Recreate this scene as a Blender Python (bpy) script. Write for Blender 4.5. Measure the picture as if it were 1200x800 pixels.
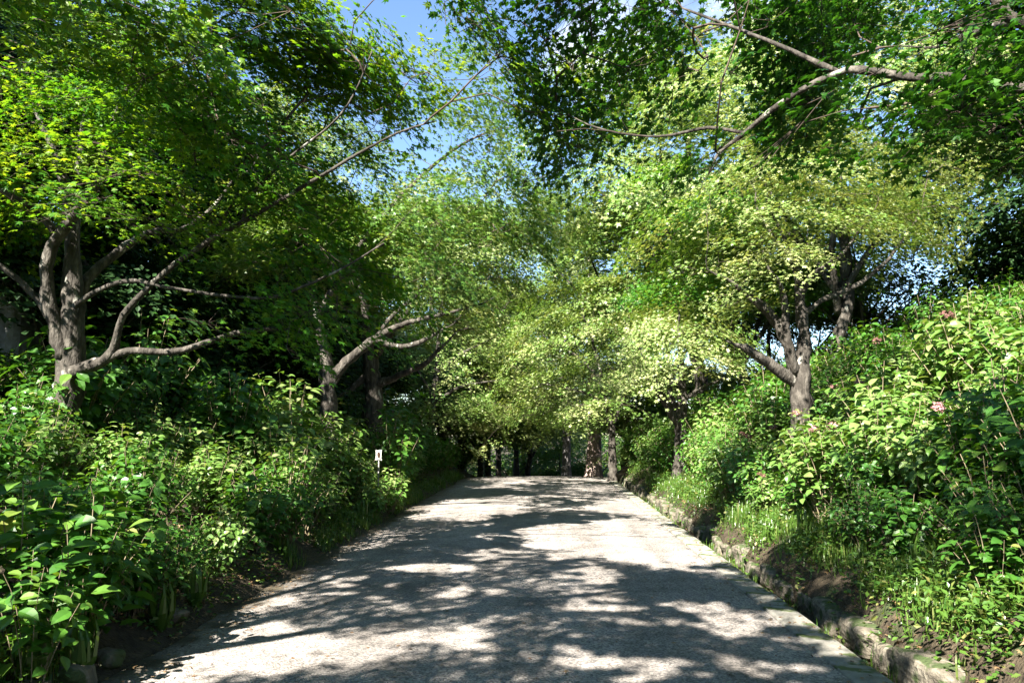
import bpy, math, random
import numpy as np
from mathutils import Vector

R = math.radians
scn = bpy.context.scene
for _o in list(bpy.data.objects):
    bpy.data.objects.remove(_o)
COL = scn.collection

# ------------------------------------------------------------------ camera
EYE = np.array([0.0, 0.0, 1.6])
PITCH, YAW, FPX = R(6.42), R(2.52), 933.3
cam = bpy.data.cameras.new('camera')
cam.sensor_width = 36.0
cam.lens = 28.0
cam.clip_start, cam.clip_end = 0.05, 2000.0
cam_o = bpy.data.objects.new('camera', cam)
COL.objects.link(cam_o)
cam_o.location = EYE
cam_o.rotation_euler = (R(90) + PITCH, 0, YAW)
scn.camera = cam_o
FWD = np.array([-math.sin(YAW) * math.cos(PITCH), math.cos(YAW) * math.cos(PITCH), math.sin(PITCH)])
RGT = np.array([math.cos(YAW), math.sin(YAW), 0.0])
UPV = np.cross(RGT, FWD)


def at(px, py, Y):
    """World point that lies Y metres up the path and shows at (px, py) of the 1200 x 800 photograph."""
    d = FWD * FPX + RGT * (px - 600) + UPV * (400 - py)
    return EYE + d * (Y / d[1])


# ------------------------------------------------------------------ light
SUN_EL, SUN_AZ = R(43), R(208)          # azimuth clockwise from +Y: the sun stands behind the camera on its left
SUN = np.array([math.sin(SUN_AZ) * math.cos(SUN_EL), math.cos(SUN_AZ) * math.cos(SUN_EL), math.sin(SUN_EL)])
world = bpy.data.worlds.new('World')
scn.world = world
world.use_nodes = True
wt = world.node_tree
wt.nodes.clear()
w_out = wt.nodes.new('ShaderNodeOutputWorld')
w_bg = wt.nodes.new('ShaderNodeBackground')
w_sky = wt.nodes.new('ShaderNodeTexSky')
w_sky.sky_type = 'NISHITA'
w_sky.sun_disc = False
w_sky.sun_elevation = SUN_EL
w_sky.sun_rotation = SUN_AZ
w_sky.altitude = 100
w_sky.air_density, w_sky.dust_density, w_sky.ozone_density = 1.0, 0.0, 4.0
w_bg.inputs['Strength'].default_value = 0.05
# thin white cloud in the sky
w_tc = wt.nodes.new('ShaderNodeTexCoord')
w_n = wt.nodes.new('ShaderNodeTexNoise')
w_n.inputs['Scale'].default_value = 5.0
w_n.inputs['Detail'].default_value = 7.0
w_r = wt.nodes.new('ShaderNodeValToRGB')
w_r.color_ramp.elements[0].position = 0.63
w_r.color_ramp.elements[1].position = 0.78
w_mx = wt.nodes.new('ShaderNodeMix')
w_mx.data_type = 'RGBA'
w_mx.inputs[7].default_value = (6, 6.2, 6.6, 1)
wt.links.new(w_tc.outputs['Generated'], w_n.inputs['Vector'])
wt.links.new(w_n.outputs['Fac'], w_r.inputs['Fac'])
wt.links.new(w_r.outputs['Color'], w_mx.inputs[0])
wt.links.new(w_sky.outputs['Color'], w_mx.inputs[6])
wt.links.new(w_mx.outputs[2], w_bg.inputs['Color'])
wt.links.new(w_bg.outputs['Background'], w_out.inputs['Surface'])

sun = bpy.data.lights.new('sun', 'SUN')
sun.energy = 5.0
sun.angle = R(0.53)
sun.color = (1.0, 0.95, 0.86)
sun_o = bpy.data.objects.new('sun', sun)
COL.objects.link(sun_o)
sun_o.rotation_euler = Vector(SUN).to_track_quat('Z', 'Y').to_euler()
sun_o.location = (0, 0, 30)

vs = scn.view_settings
vs.view_transform = 'Standard'
vs.look = 'None'
vs.exposure = 2.72
vs.gamma = 1.0
vs.use_curve_mapping = False
scn.render.engine = 'CYCLES'
cy = scn.cycles
cy.use_denoising = True
cy.max_bounces = 6
cy.diffuse_bounces = 3
cy.glossy_bounces = 2
cy.transmission_bounces = 3
cy.transparent_max_bounces = 4
cy.caustics_reflective = False
cy.caustics_refractive = False

# ------------------------------------------------------------------ materials


def mat_base(name):
    m = bpy.data.materials.new(name)
    m.use_nodes = True
    nt = m.node_tree
    nt.nodes.clear()
    return m, nt, nt.nodes.new, nt.links.new


def ramp(new, stops):
    r = new('ShaderNodeValToRGB')
    e = r.color_ramp.elements
    while len(e) < len(stops):
        e.new(0.5)
    for el, (p, c) in zip(e, stops):
        el.position = p
        el.color = (*c, 1)
    return r


def leaf_material(name, stops, trans=(1.75, 1.5, 0.5), fac=0.48, rough=0.42, spec=0.45):
    """Leaf: diffuse and a soft sheen on the upper face, light passing through the blade; tint is each leaf's own colour."""
    m, nt, new, link = mat_base(name)
    a = new('ShaderNodeAttribute')
    a.attribute_name = 'tint'
    r = ramp(new, stops)
    link(a.outputs['Fac'], r.inputs['Fac'])
    p = new('ShaderNodeBsdfPrincipled')
    p.inputs['Roughness'].default_value = rough
    p.inputs['Specular IOR Level'].default_value = spec
    link(r.outputs['Color'], p.inputs['Base Color'])
    t = new('ShaderNodeBsdfTranslucent')
    mul = new('ShaderNodeMix')
    mul.data_type = 'RGBA'
    mul.blend_type = 'MULTIPLY'
    mul.clamp_result = False
    mul.inputs[0].default_value = 1.0
    mul.inputs[7].default_value = (*trans, 1)
    link(r.outputs['Color'], mul.inputs[6])
    link(mul.outputs[2], t.inputs['Color'])
    mx = new('ShaderNodeMixShader')
    mx.inputs['Fac'].default_value = fac
    link(p.outputs[0], mx.inputs[1])
    link(t.outputs[0], mx.inputs[2])
    o = new('ShaderNodeOutputMaterial')
    link(mx.outputs[0], o.inputs['Surface'])
    return m


def solid_material(name, stops, scale=8.0, rough=0.85, bump=0.4, bump_scale=30.0, stretch=(1, 1, 1), detail=6.0, spots=None, dist=0.02):
    """Noise-coloured matt solid (bark, stone, soil) with a bump; spots = (scale, threshold, colour) adds lichen-like patches."""
    m, nt, new, link = mat_base(name)
    tc = new('ShaderNodeTexCoord')
    mp = new('ShaderNodeMapping')
    mp.inputs['Scale'].default_value = stretch
    link(tc.outputs['Object'], mp.inputs['Vector'])
    n = new('ShaderNodeTexNoise')
    n.inputs['Scale'].default_value = scale
    n.inputs['Detail'].default_value = detail
    n.inputs['Roughness'].default_value = 0.65
    link(mp.outputs[0], n.inputs['Vector'])
    r = ramp(new, stops)
    link(n.outputs['Fac'], r.inputs['Fac'])
    col = r.outputs['Color']
    if spots:
        n2 = new('ShaderNodeTexNoise')
        n2.inputs['Scale'].default_value = spots[0]
        n2.inputs['Detail'].default_value = 4
        link(mp.outputs[0], n2.inputs['Vector'])
        r2 = ramp(new, [(spots[1], (0, 0, 0)), (spots[1] + 0.07, (1, 1, 1))])
        link(n2.outputs['Fac'], r2.inputs['Fac'])
        mx = new('ShaderNodeMix')
        mx.data_type = 'RGBA'
        mx.inputs[7].default_value = (*spots[2], 1)
        link(r2.outputs['Color'], mx.inputs[0])
        link(col, mx.inputs[6])
        col = mx.outputs[2]
    nb = new('ShaderNodeTexNoise')
    nb.inputs['Scale'].default_value = bump_scale
    nb.inputs['Detail'].default_value = 5
    link(mp.outputs[0], nb.inputs['Vector'])
    b = new('ShaderNodeBump')
    b.inputs['Strength'].default_value = bump
    b.inputs['Distance'].default_value = dist
    link(nb.outputs['Fac'], b.inputs['Height'])
    p = new('ShaderNodeBsdfPrincipled')
    p.inputs['Roughness'].default_value = rough
    p.inputs['Specular IOR Level'].default_value = 0.25
    link(col, p.inputs['Base Color'])
    link(b.outputs[0], p.inputs['Normal'])
    o = new('ShaderNodeOutputMaterial')
    link(p.outputs[0], o.inputs['Surface'])
    return m


M = {}
M['maple'] = leaf_material('maple_leaf', [(0.0, (0.022, 0.085, 0.008)), (0.55, (0.050, 0.155, 0.012)), (1.0, (0.140, 0.225, 0.022))], trans=(1.9, 1.6, 0.5), fac=0.52, spec=0.28)
M['maple_shaded'] = leaf_material('shaded_maple_leaf', [(0.0, (0.016, 0.062, 0.008)), (0.55, (0.034, 0.115, 0.011)), (1.0, (0.085, 0.170, 0.020))], trans=(1.3, 1.35, 0.5), fac=0.36, spec=0.25)  # darker, less translucent copy: the canopy's shade is painted into the leaf colour
M['maple_pale'] = leaf_material('pale_maple_leaf', [(0.0, (0.050, 0.120, 0.016)), (0.5, (0.130, 0.205, 0.045)), (1.0, (0.310, 0.330, 0.140))], trans=(1.3, 1.3, 0.5), fac=0.36)
M['maple_yellow'] = leaf_material('yellowing_maple_leaf', [(0.0, (0.040, 0.115, 0.014)), (0.6, (0.090, 0.175, 0.028)), (1.0, (0.200, 0.240, 0.075))], trans=(1.3, 1.3, 0.5), fac=0.42)
M['evergreen'] = leaf_material('evergreen_leaf', [(0.0, (0.008, 0.024, 0.007)), (0.7, (0.020, 0.050, 0.012)), (1.0, (0.045, 0.085, 0.018))], fac=0.15, spec=0.15, rough=0.6)
M['cedar'] = leaf_material('cedar_needle', [(0.0, (0.030, 0.060, 0.016)), (0.7, (0.070, 0.110, 0.026)), (1.0, (0.120, 0.150, 0.040))], fac=0.25)
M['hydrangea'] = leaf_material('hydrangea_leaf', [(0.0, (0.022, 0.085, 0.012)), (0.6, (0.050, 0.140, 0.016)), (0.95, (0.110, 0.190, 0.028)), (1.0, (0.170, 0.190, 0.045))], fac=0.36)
M['hydrangea_sunlit'] = leaf_material('sunlit_hydrangea_leaf', [(0.0, (0.050, 0.135, 0.016)), (0.6, (0.115, 0.205, 0.040)), (1.0, (0.270, 0.300, 0.120))], trans=(1.3, 1.3, 0.5), fac=0.32)  # paler copy for sunny spots: sunlight is painted into the leaf colour
M['weed'] = leaf_material('small_weed_leaf', [(0.0, (0.025, 0.075, 0.010)), (0.7, (0.070, 0.140, 0.020)), (1.0, (0.170, 0.170, 0.050))], fac=0.3)
M['grass'] = leaf_material('grass_blade', [(0.0, (0.035, 0.095, 0.012)), (0.7, (0.095, 0.165, 0.028)), (1.0, (0.240, 0.220, 0.095))], fac=0.35, rough=0.35)
M['litter'] = leaf_material('dry_leaf', [(0.0, (0.050, 0.028, 0.014)), (0.5, (0.140, 0.080, 0.036)), (1.0, (0.260, 0.170, 0.080))], trans=(1, 0.8, 0.5), fac=0.15, rough=0.7)
M['petal'] = leaf_material('faded_pink_petal', [(0.0, (0.160, 0.050, 0.055)), (0.6, (0.380, 0.160, 0.180)), (1.0, (0.480, 0.330, 0.250))], trans=(1, 0.9, 0.9), fac=0.25, rough=0.6)
M['petal_brown'] = leaf_material('dried_brown_petal', [(0.0, (0.070, 0.030, 0.025)), (0.6, (0.160, 0.070, 0.055)), (1.0, (0.240, 0.150, 0.090))], trans=(1, 0.8, 0.7), fac=0.2, rough=0.7)
M['petal_blue'] = leaf_material('blue_petal', [(0.0, (0.090, 0.110, 0.350)), (1.0, (0.190, 0.230, 0.560))], trans=(1, 1, 1), fac=0.25, rough=0.6)
M['bark'] = solid_material('maple_bark', [(0.32, (0.012, 0.0095, 0.007)), (0.5, (0.042, 0.036, 0.029)), (0.72, (0.125, 0.111, 0.092))], scale=9, stretch=(1, 1, 0.4), bump=1.0, bump_scale=24, dist=0.035, spots=(7.0, 0.63, (0.26, 0.25, 0.215)))
M['twig'] = solid_material('twig_bark', [(0.3, (0.030, 0.022, 0.016)), (0.7, (0.085, 0.062, 0.046))], scale=10, bump=0.1)
M['dark_bark'] = solid_material('dark_bark', [(0.3, (0.030, 0.024, 0.019)), (0.7, (0.090, 0.072, 0.056))], scale=6, stretch=(1, 1, 0.25), bump=0.6, bump_scale=16)
M['grey_bark'] = solid_material('grey_cedar_bark', [(0.3, (0.110, 0.105, 0.100)), (0.7, (0.260, 0.245, 0.235))], scale=9, stretch=(1, 1, 0.08), bump=0.8, bump_scale=14)
M['pink_bark'] = solid_material('pinkish_cedar_bark', [(0.3, (0.260, 0.190, 0.160)), (0.7, (0.400, 0.315, 0.270))], scale=9, stretch=(1, 1, 0.08), bump=0.7, bump_scale=14)
M['stem'] = solid_material('shrub_stem', [(0.3, (0.110, 0.085, 0.050)), (0.7, (0.250, 0.205, 0.130))], scale=14, bump=0.1)
M['stone'] = solid_material('rough_tan_stone', [(0.25, (0.045, 0.038, 0.028)), (0.5, (0.120, 0.103, 0.077)), (0.8, (0.260, 0.233, 0.182))], scale=11, stretch=(0.32, 0.58, 0.30), bump=0.9, bump_scale=30, dist=0.03, spots=(7.0, 0.52, (0.045, 0.062, 0.022)))
M['slab'] = solid_material('edging_slab_stone', [(0.25, (0.130, 0.120, 0.100)), (0.6, (0.220, 0.208, 0.180)), (0.85, (0.300, 0.285, 0.250))], scale=9, stretch=(0.26, 0.8, 0.15), bump=0.7, bump_scale=70, dist=0.012, spots=(6.0, 0.56, (0.075, 0.095, 0.035)))
M['rock'] = solid_material('grey_boulder', [(0.25, (0.090, 0.090, 0.095)), (0.75, (0.300, 0.300, 0.310))], scale=3, bump=0.8, bump_scale=8, dist=0.05)
M['soil'] = solid_material('leafy_soil', [(0.25, (0.018, 0.013, 0.008)), (0.5, (0.048, 0.036, 0.022)), (0.8, (0.100, 0.078, 0.045))], scale=9, bump=0.9, bump_scale=40, dist=0.04, spots=(1.6, 0.56, (0.030, 0.045, 0.014)))
M['plate'] = solid_material('white_painted_plate', [(0.3, (0.50, 0.49, 0.46)), (0.7, (0.62, 0.61, 0.58))], scale=9, rough=0.5, bump=0.05)
M['brown_paint'] = solid_material('brown_painted_mark', [(0.3, (0.028, 0.015, 0.009)), (0.7, (0.045, 0.024, 0.014))], scale=9, rough=0.5, bump=0.05)
M['stake'] = solid_material('grey_metal_stake', [(0.3, (0.14, 0.13, 0.12)), (0.7, (0.22, 0.21, 0.19))], scale=9, rough=0.5, bump=0.05)


def path_material():
    """Worn pale asphalt: fine aggregate, broad wear, hairline cracks and a darker damp margin."""
    m, nt, new, link = mat_base('worn_asphalt')
    tc = new('ShaderNodeTexCoord')
    big = new('ShaderNodeTexNoise')
    big.inputs['Scale'].default_value = 0.55
    big.inputs['Detail'].default_value = 6
    link(tc.outputs['Object'], big.inputs['Vector'])
    rb = ramp(new, [(0.3, (0.165, 0.149, 0.140)), (0.7, (0.255, 0.234, 0.221))])
    link(big.outputs['Fac'], rb.inputs['Fac'])
    vor = new('ShaderNodeTexVoronoi')
    vor.inputs['Scale'].default_value = 75
    link(tc.outputs['Object'], vor.inputs['Vector'])
    rv = ramp(new, [(0.0, (0.42, 0.42, 0.42)), (0.5, (1.0, 0.99, 0.97)), (1.0, (1.7, 1.66, 1.6))])
    sep = new('ShaderNodeSeparateColor')
    link(vor.outputs['Color'], sep.inputs[0])
    link(sep.outputs[0], rv.inputs['Fac'])
    mul = new('ShaderNodeMix')
    mul.data_type = 'RGBA'
    mul.blend_type = 'MULTIPLY'
    mul.inputs[0].default_value = 1.0
    link(rb.outputs['Color'], mul.inputs[6])
    link(rv.outputs['Color'], mul.inputs[7])
    # stains
    st = new('ShaderNodeTexNoise')
    st.inputs['Scale'].default_value = 2.6
    st.inputs['Detail'].default_value = 8
    link(tc.outputs['Object'], st.inputs['Vector'])
    rs = ramp(new, [(0.35, (0.72, 0.71, 0.70)), (0.55, (1, 1, 1))])
    link(st.outputs['Fac'], rs.inputs['Fac'])
    m2 = new('ShaderNodeMix')
    m2.data_type = 'RGBA'
    m2.blend_type = 'MULTIPLY'
    m2.inputs[0].default_value = 1.0
    link(mul.outputs[2], m2.inputs[6])
    link(rs.outputs['Color'], m2.inputs[7])
    wm = new('ShaderNodeMapping')
    wm.inputs['Scale'].default_value = (1.5, 0.10, 1.0)
    link(tc.outputs['Object'], wm.inputs['Vector'])
    wn = new('ShaderNodeTexNoise')
    wn.inputs['Scale'].default_value = 1.3
    wn.inputs['Detail'].default_value = 5
    link(wm.outputs[0], wn.inputs['Vector'])
    wr = ramp(new, [(0.35, (0.74, 0.74, 0.73)), (0.62, (1.08, 1.07, 1.05))])
    link(wn.outputs['Fac'], wr.inputs['Fac'])
    m3 = new('ShaderNodeMix')
    m3.data_type = 'RGBA'
    m3.blend_type = 'MULTIPLY'
    m3.inputs[0].default_value = 1.0
    link(m2.outputs[2], m3.inputs[6])
    link(wr.outputs['Color'], m3.inputs[7])
    m2 = m3
    sx = new('ShaderNodeSeparateXYZ')
    link(tc.outputs['Object'], sx.inputs[0])
    mg = new('ShaderNodeMath')
    mg.operation = 'ADD'
    link(sx.outputs['X'], mg.inputs[0])
    ns = new('ShaderNodeMath')
    ns.operation = 'MULTIPLY_ADD'
    ns.inputs[1].default_value = -1.1
    ns.inputs[2].default_value = 0.55
    link(st.outputs['Fac'], ns.inputs[0])
    link(ns.outputs[0], mg.inputs[1])
    mr = new('ShaderNodeMapRange')
    mr.inputs['From Min'].default_value = -2.55
    mr.inputs['From Max'].default_value = -2.86
    link(mg.outputs[0], mr.inputs['Value'])
    dirt = new('ShaderNodeMix')
    dirt.data_type = 'RGBA'
    dirt.inputs[7].default_value = (0.055, 0.045, 0.028, 1)
    link(mr.outputs['Result'], dirt.inputs[0])
    link(m2.outputs[2], dirt.inputs[6])
    b = new('ShaderNodeBump')
    b.inputs['Strength'].default_value = 0.8
    b.inputs['Distance'].default_value = 0.008
    link(vor.outputs['Distance'], b.inputs['Height'])
    p = new('ShaderNodeBsdfPrincipled')
    p.inputs['Roughness'].default_value = 0.82
    p.inputs['Specular IOR Level'].default_value = 0.3
    link(dirt.outputs[2], p.inputs['Base Color'])
    link(b.outputs[0], p.inputs['Normal'])
    o = new('ShaderNodeOutputMaterial')
    link(p.outputs[0], o.inputs['Surface'])
    return m


M['path'] = path_material()

# ------------------------------------------------------------------ mesh helpers


def mesh_from_arrays(name, co, loops, sizes, mat, tint=None, smooth=False):
    me = bpy.data.meshes.new(name)
    co = np.ascontiguousarray(co, dtype=np.float32)
    loops = np.ascontiguousarray(loops, dtype=np.int32)
    sizes = np.ascontiguousarray(sizes, dtype=np.int32)
    me.vertices.add(len(co))
    me.vertices.foreach_set('co', co.ravel())
    me.loops.add(len(loops))
    me.loops.foreach_set('vertex_index', loops)
    me.polygons.add(len(sizes))
    starts = np.concatenate([[0], np.cumsum(sizes)[:-1]]).astype(np.int32)
    me.polygons.foreach_set('loop_start', starts)
    me.polygons.foreach_set('use_smooth', np.full(len(sizes), smooth, dtype=bool))
    me.update(calc_edges=True)
    if tint is not None:
        a = me.attributes.new('tint', 'FLOAT', 'FACE')
        a.data.foreach_set('value', np.ascontiguousarray(tint, dtype=np.float32))
    me.materials.append(mat)
    return me


def link_obj(name, me, parent=None, loc=None):
    o = bpy.data.objects.new(name, me)
    COL.objects.link(o)
    if parent is not None:
        o.parent = parent
    if loc is not None:
        o.location = loc
    return o


def root_empty(name, loc, label, cat, group=None, rz=0.0, sc=1.0):
    o = bpy.data.objects.new(name, None)
    COL.objects.link(o)
    o.empty_display_size = 0.2
    o.location = loc
    o.rotation_euler = (0, 0, rz)
    o.scale = (sc, sc, sc)
    tag(o, label, cat, group)
    return o


def tag(o, label, cat, group=None):
    o['label'] = label
    o['category'] = cat
    if group:
        o['group'] = group


class MB:
    """Collects tubes and lumps into one mesh."""

    def __init__(self):
        self.v, self.l, self.s, self.n = [], [], [], 0

    def add(self, v, faces):
        v = np.asarray(v, dtype=float)
        self.v.append(v)
        for f in faces:
            self.l.extend(int(i) + self.n for i in f)
            self.s.append(len(f))
        self.n += len(v)

    def tube(self, pts, rad, sides=6, rough=0.0, rng=None, cap=True):
        pts = np.asarray(pts, dtype=float)
        k = len(pts)
        tan = np.gradient(pts, axis=0)
        tan /= np.linalg.norm(tan, axis=1)[:, None] + 1e-9
        ref = np.array([1.0, 0, 0]) if abs(tan[0][0]) < 0.8 else np.array([0, 1.0, 0])
        a0 = np.cross(tan[0], ref)
        a0 /= np.linalg.norm(a0)
        ang = np.arange(sides) * 2 * math.pi / sides
        out = np.empty((k, sides, 3))
        for i in range(k):
            a0 = a0 - tan[i] * a0.dot(tan[i])
            a0 /= np.linalg.norm(a0) + 1e-9
            b0 = np.cross(tan[i], a0)
            r = np.full(sides, rad[i])
            if rough and rng is not None:
                r = r * (1 + rough * rng.normal(size=sides))
            out[i] = pts[i] + (np.cos(ang) * r)[:, None] * a0 + (np.sin(ang) * r)[:, None] * b0
        faces = []
        for i in range(k - 1):
            for j in range(sides):
                j2 = (j + 1) % sides
                faces.append((i * sides + j, i * sides + j2, (i + 1) * sides + j2, (i + 1) * sides + j))
        if cap:
            faces.append(tuple((k - 1) * sides + j for j in range(sides)))
            faces.append(tuple(reversed(range(sides))))
        self.add(out.reshape(-1, 3), faces)

    def mesh(self, name, mat, smooth=True, offset=(0, 0, 0)):
        co = np.concatenate(self.v) - np.asarray(offset) if self.v else np.zeros((0, 3))
        return mesh_from_arrays(name, co, self.l, self.s, mat, smooth=smooth)


# leaf templates: (verts with y along the blade and z up, polygons)


def tmpl_maple():
    c = np.array([0, 0.36, 0.05])
    pts = [(0, 0.0, 0.0)]
    for a, r, z in ((-18, 0.40, -0.06), (12, 0.20, 0.02), (36, 0.56, -0.07), (62, 0.24, 0.03), (90, 0.66, -0.09)):
        t = R(a)
        pts.append((c[0] + r * math.cos(t), c[1] + r * math.sin(t), z))
    for a, r, z in ((118, 0.24, 0.03), (144, 0.56, -0.07), (168, 0.20, 0.02), (198, 0.40, -0.06)):
        t = R(a)
        pts.append((c[0] + r * math.cos(t), c[1] + r * math.sin(t), z))
    v = np.array([tuple(c)] + pts)
    n = len(pts)
    f = [(0, 1 + i, 1 + (i + 1) % n) for i in range(n)]
    return v, f


def tmpl_star():
    """Five-lobed leaf with half the faces, for trees further off."""
    v = [(0, 0.34, 0.04)]
    f = []
    for a, r in ((-20, 0.42), (36, 0.58), (90, 0.66), (144, 0.58), (200, 0.42)):
        i = len(v)
        for da, rr, z in ((-34, 0.22, 0.0), (0, r, -0.07), (34, 0.22, 0.0)):
            t = R(a + da)
            v.append((rr * math.cos(t), 0.34 + rr * math.sin(t), z))
        f.append((0, i, i + 1, i + 2))
    return np.array(v), f


def tmpl_rhomb(w=0.32, droop=0.08):
    v = np.array([(0, 0, 0), (w, 0.45, 0.05), (0, 1, -droop), (-w, 0.45, 0.05)])
    return v, [(0, 1, 2), (0, 2, 3)]


def tmpl_ovate():
    v = np.array([(0, 0, 0), (0, 0.35, 0.0), (0, 0.70, -0.06), (0, 1.0, -0.20),
                  (0.24, 0.20, 0.05), (0.31, 0.45, 0.06), (0.20, 0.76, -0.02),
                  (-0.24, 0.20, 0.05), (-0.31, 0.45, 0.06), (-0.20, 0.76, -0.02)])
    f = [(0, 4, 1), (1, 4, 5), (1, 5, 6, 2), (2, 6, 3), (0, 1, 7), (1, 8, 7), (1, 2, 9, 8), (2, 3, 9)]
    return v, f


def tmpl_blade():
    w = 0.035
    v = np.array([(-w, 0, 0), (w, 0, 0), (-w * 0.9, 0.45, 0.0), (w * 0.9, 0.45, 0.0), (-w * 0.6, 0.80, -0.14), (w * 0.6, 0.80, -0.14), (0, 1.0, -0.36)])
    return v, [(0, 1, 3, 2), (2, 3, 5, 4), (4, 5, 6)]


T_MAPLE, T_STAR, T_RHOMB, T_OVATE, T_BLADE = tmpl_maple(), tmpl_star(), tmpl_rhomb(), tmpl_ovate(), tmpl_blade()
T_NEEDLE = tmpl_rhomb(0.16, 0.15)
T_PETAL = tmpl_rhomb(0.45, 0.1)


def leaf_mesh(name, P, N, D, S, tint, template, mat, offset=(0, 0, 0), wood=None, wood_mat=None):
    """One leaf per row: P base point, N upper-face normal, D direction of the blade, S length."""
    tv, tf = template
    N = N / (np.linalg.norm(N, axis=1)[:, None] + 1e-9)
    D = D - N * (D * N).sum(1)[:, None]
    D = D / (np.linalg.norm(D, axis=1)[:, None] + 1e-9)
    X = np.cross(D, N)
    P = P - np.asarray(offset)
    co = P[:, None, :] + S[:, None, None] * (tv[None, :, 0, None] * X[:, None, :] + tv[None, :, 1, None] * D[:, None, :] + tv[None, :, 2, None] * N[:, None, :])
    n, k = len(P), len(tv)
    fl = np.array([i for f in tf for i in f], dtype=np.int64)
    fs = np.array([len(f) for f in tf], dtype=np.int64)
    loops = (fl[None, :] + (np.arange(n) * k)[:, None]).ravel()
    sizes = np.tile(fs, n)
    co, tint = co.reshape(-1, 3), np.repeat(np.clip(tint, 0, 1), len(tf))
    if wood is None or not wood.v:
        return mesh_from_arrays(name, co, loops, sizes, mat, tint=tint)
    nl, nf = len(co), len(sizes)
    co = np.concatenate([co, np.concatenate(wood.v) - np.asarray(offset)])
    loops = np.concatenate([loops, np.asarray(wood.l) + nl])
    sizes = np.concatenate([sizes, np.asarray(wood.s)])
    tint = np.concatenate([tint, np.zeros(len(wood.s))])
    me = mesh_from_arrays(name, co, loops, sizes, mat, tint=tint)
    me.materials.append(wood_mat)
    mi = np.zeros(len(sizes), dtype=np.int32)
    mi[nf:] = 1
    me.polygons.foreach_set('material_index', mi)
    me.polygons.foreach_set('use_smooth', mi.astype(bool))
    return me


# ------------------------------------------------------------------ value noise on the ground plan
_grid = np.random.default_rng(11).random((256, 256))


def vnoise(x, y, cell):
    u, v = np.asarray(x) / cell + 100.3, np.asarray(y) / cell + 57.1
    iu, iv = np.floor(u).astype(int), np.floor(v).astype(int)
    fu, fv = u - iu, v - iv
    fu, fv = fu * fu * (3 - 2 * fu), fv * fv * (3 - 2 * fv)
    g = lambda a, b: _grid[a % 256, b % 256]
    return (g(iu, iv) * (1 - fu) * (1 - fv) + g(iu + 1, iv) * fu * (1 - fv) + g(iu, iv + 1) * (1 - fu) * fv + g(iu + 1, iv + 1) * fu * fv)


# ------------------------------------------------------------------ terrain
XL, XR, XE = -2.88, 1.93, 2.19          # path's left edge, asphalt's right edge, outer edge of the edging slabs
XS = 2.46                               # face of the rough stone row


def crest(Y):
    d = np.clip(np.asarray(Y, dtype=float) - 25.5, 0, None)
    return np.where(d < 12, -0.005 * d * d, -0.72 - 0.12 * (d - 12)) * 1.0


def crest_limited(Y):
    return np.maximum(crest(Y), -4.2)


def ground_z(x, y):
    x, y = np.asarray(x, dtype=float), np.asarray(y, dtype=float)
    z = np.zeros(np.broadcast(x, y).shape)
    l = np.clip(XL - 0.05 - x, 0, None)
    zl = np.where(l < 3.4, 0.44 * l, 1.496 + 0.24 * np.clip(l - 3.4, 0, 2.5) + 0.42 * np.clip(l - 5.9, 0, 4)) + 0.05 * np.clip(l / 0.2, 0, 1)
    r = np.clip(x - XS - 0.12, 0, None)
    top = 6.9
    zr = np.where(r < top, 0.50 * r, 0.50 * top - 0.16 * (r - top)) + 0.16 * np.clip(r / 0.12, 0, 1)
    zr = np.maximum(zr, np.where(r > top, -2.0, 0))
    ditch = np.where((x > XE - 0.02) & (x < XS + 0.10), -0.20, 0.0)
    fade = np.clip(1 - (y - 30) / 30, 0.25, 1)
    z = z + (zl + zr) * fade + ditch
    bank = np.clip(np.maximum(l, r) / 0.6, 0, 1)
    z = z + bank * (0.16 * (vnoise(x, y, 1.1) - 0.5) + 0.35 * (vnoise(x, y, 3.7) - 0.5) * np.clip(np.maximum(l, r) / 2.5, 0, 1))
    z = z - np.where((x > XL - 0.02) & (x < XE), 0.03, 0.0)
    return z + crest_limited(y)


def build_ground():
    xs = np.concatenate([np.linspace(-600, -40, 9), np.linspace(-32, -9, 20), np.linspace(-8.6, XL - 0.1, 28), [XL - 0.021, XL - 0.019],
                         np.linspace(XL + 0.4, XE - 0.4, 6), [XE - 0.021, XE - 0.019, XE + 0.13, XS + 0.099, XS + 0.101, XS + 0.2], np.linspace(XS + 0.4, 10.5, 34), np.linspace(11, 32, 18), np.linspace(40, 600, 9)])
    ys = np.concatenate([np.linspace(-600, -30, 9), np.linspace(-24, -1, 14), np.linspace(0, 34, 112), np.linspace(35, 80, 30), np.linspace(90, 800, 9)])
    X, Y = np.meshgrid(xs, ys, indexing='ij')
    Z = ground_z(X, Y)
    co = np.stack([X, Y, Z], -1).reshape(-1, 3)
    nx, ny = len(xs), len(ys)
    i, j = np.meshgrid(np.arange(nx - 1), np.arange(ny - 1), indexing='ij')
    a = (i * ny + j).ravel()
    loops = np.stack([a, a + ny, a + ny + 1, a + 1], 1).ravel()
    me = mesh_from_arrays('ground', co, loops, np.full(len(a), 4), M['soil'], smooth=True)
    o = link_obj('ground', me)
    o['kind'] = 'structure'
    o['label'] = 'dark leafy soil of the path banks and wooded slopes'


build_ground()


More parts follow.
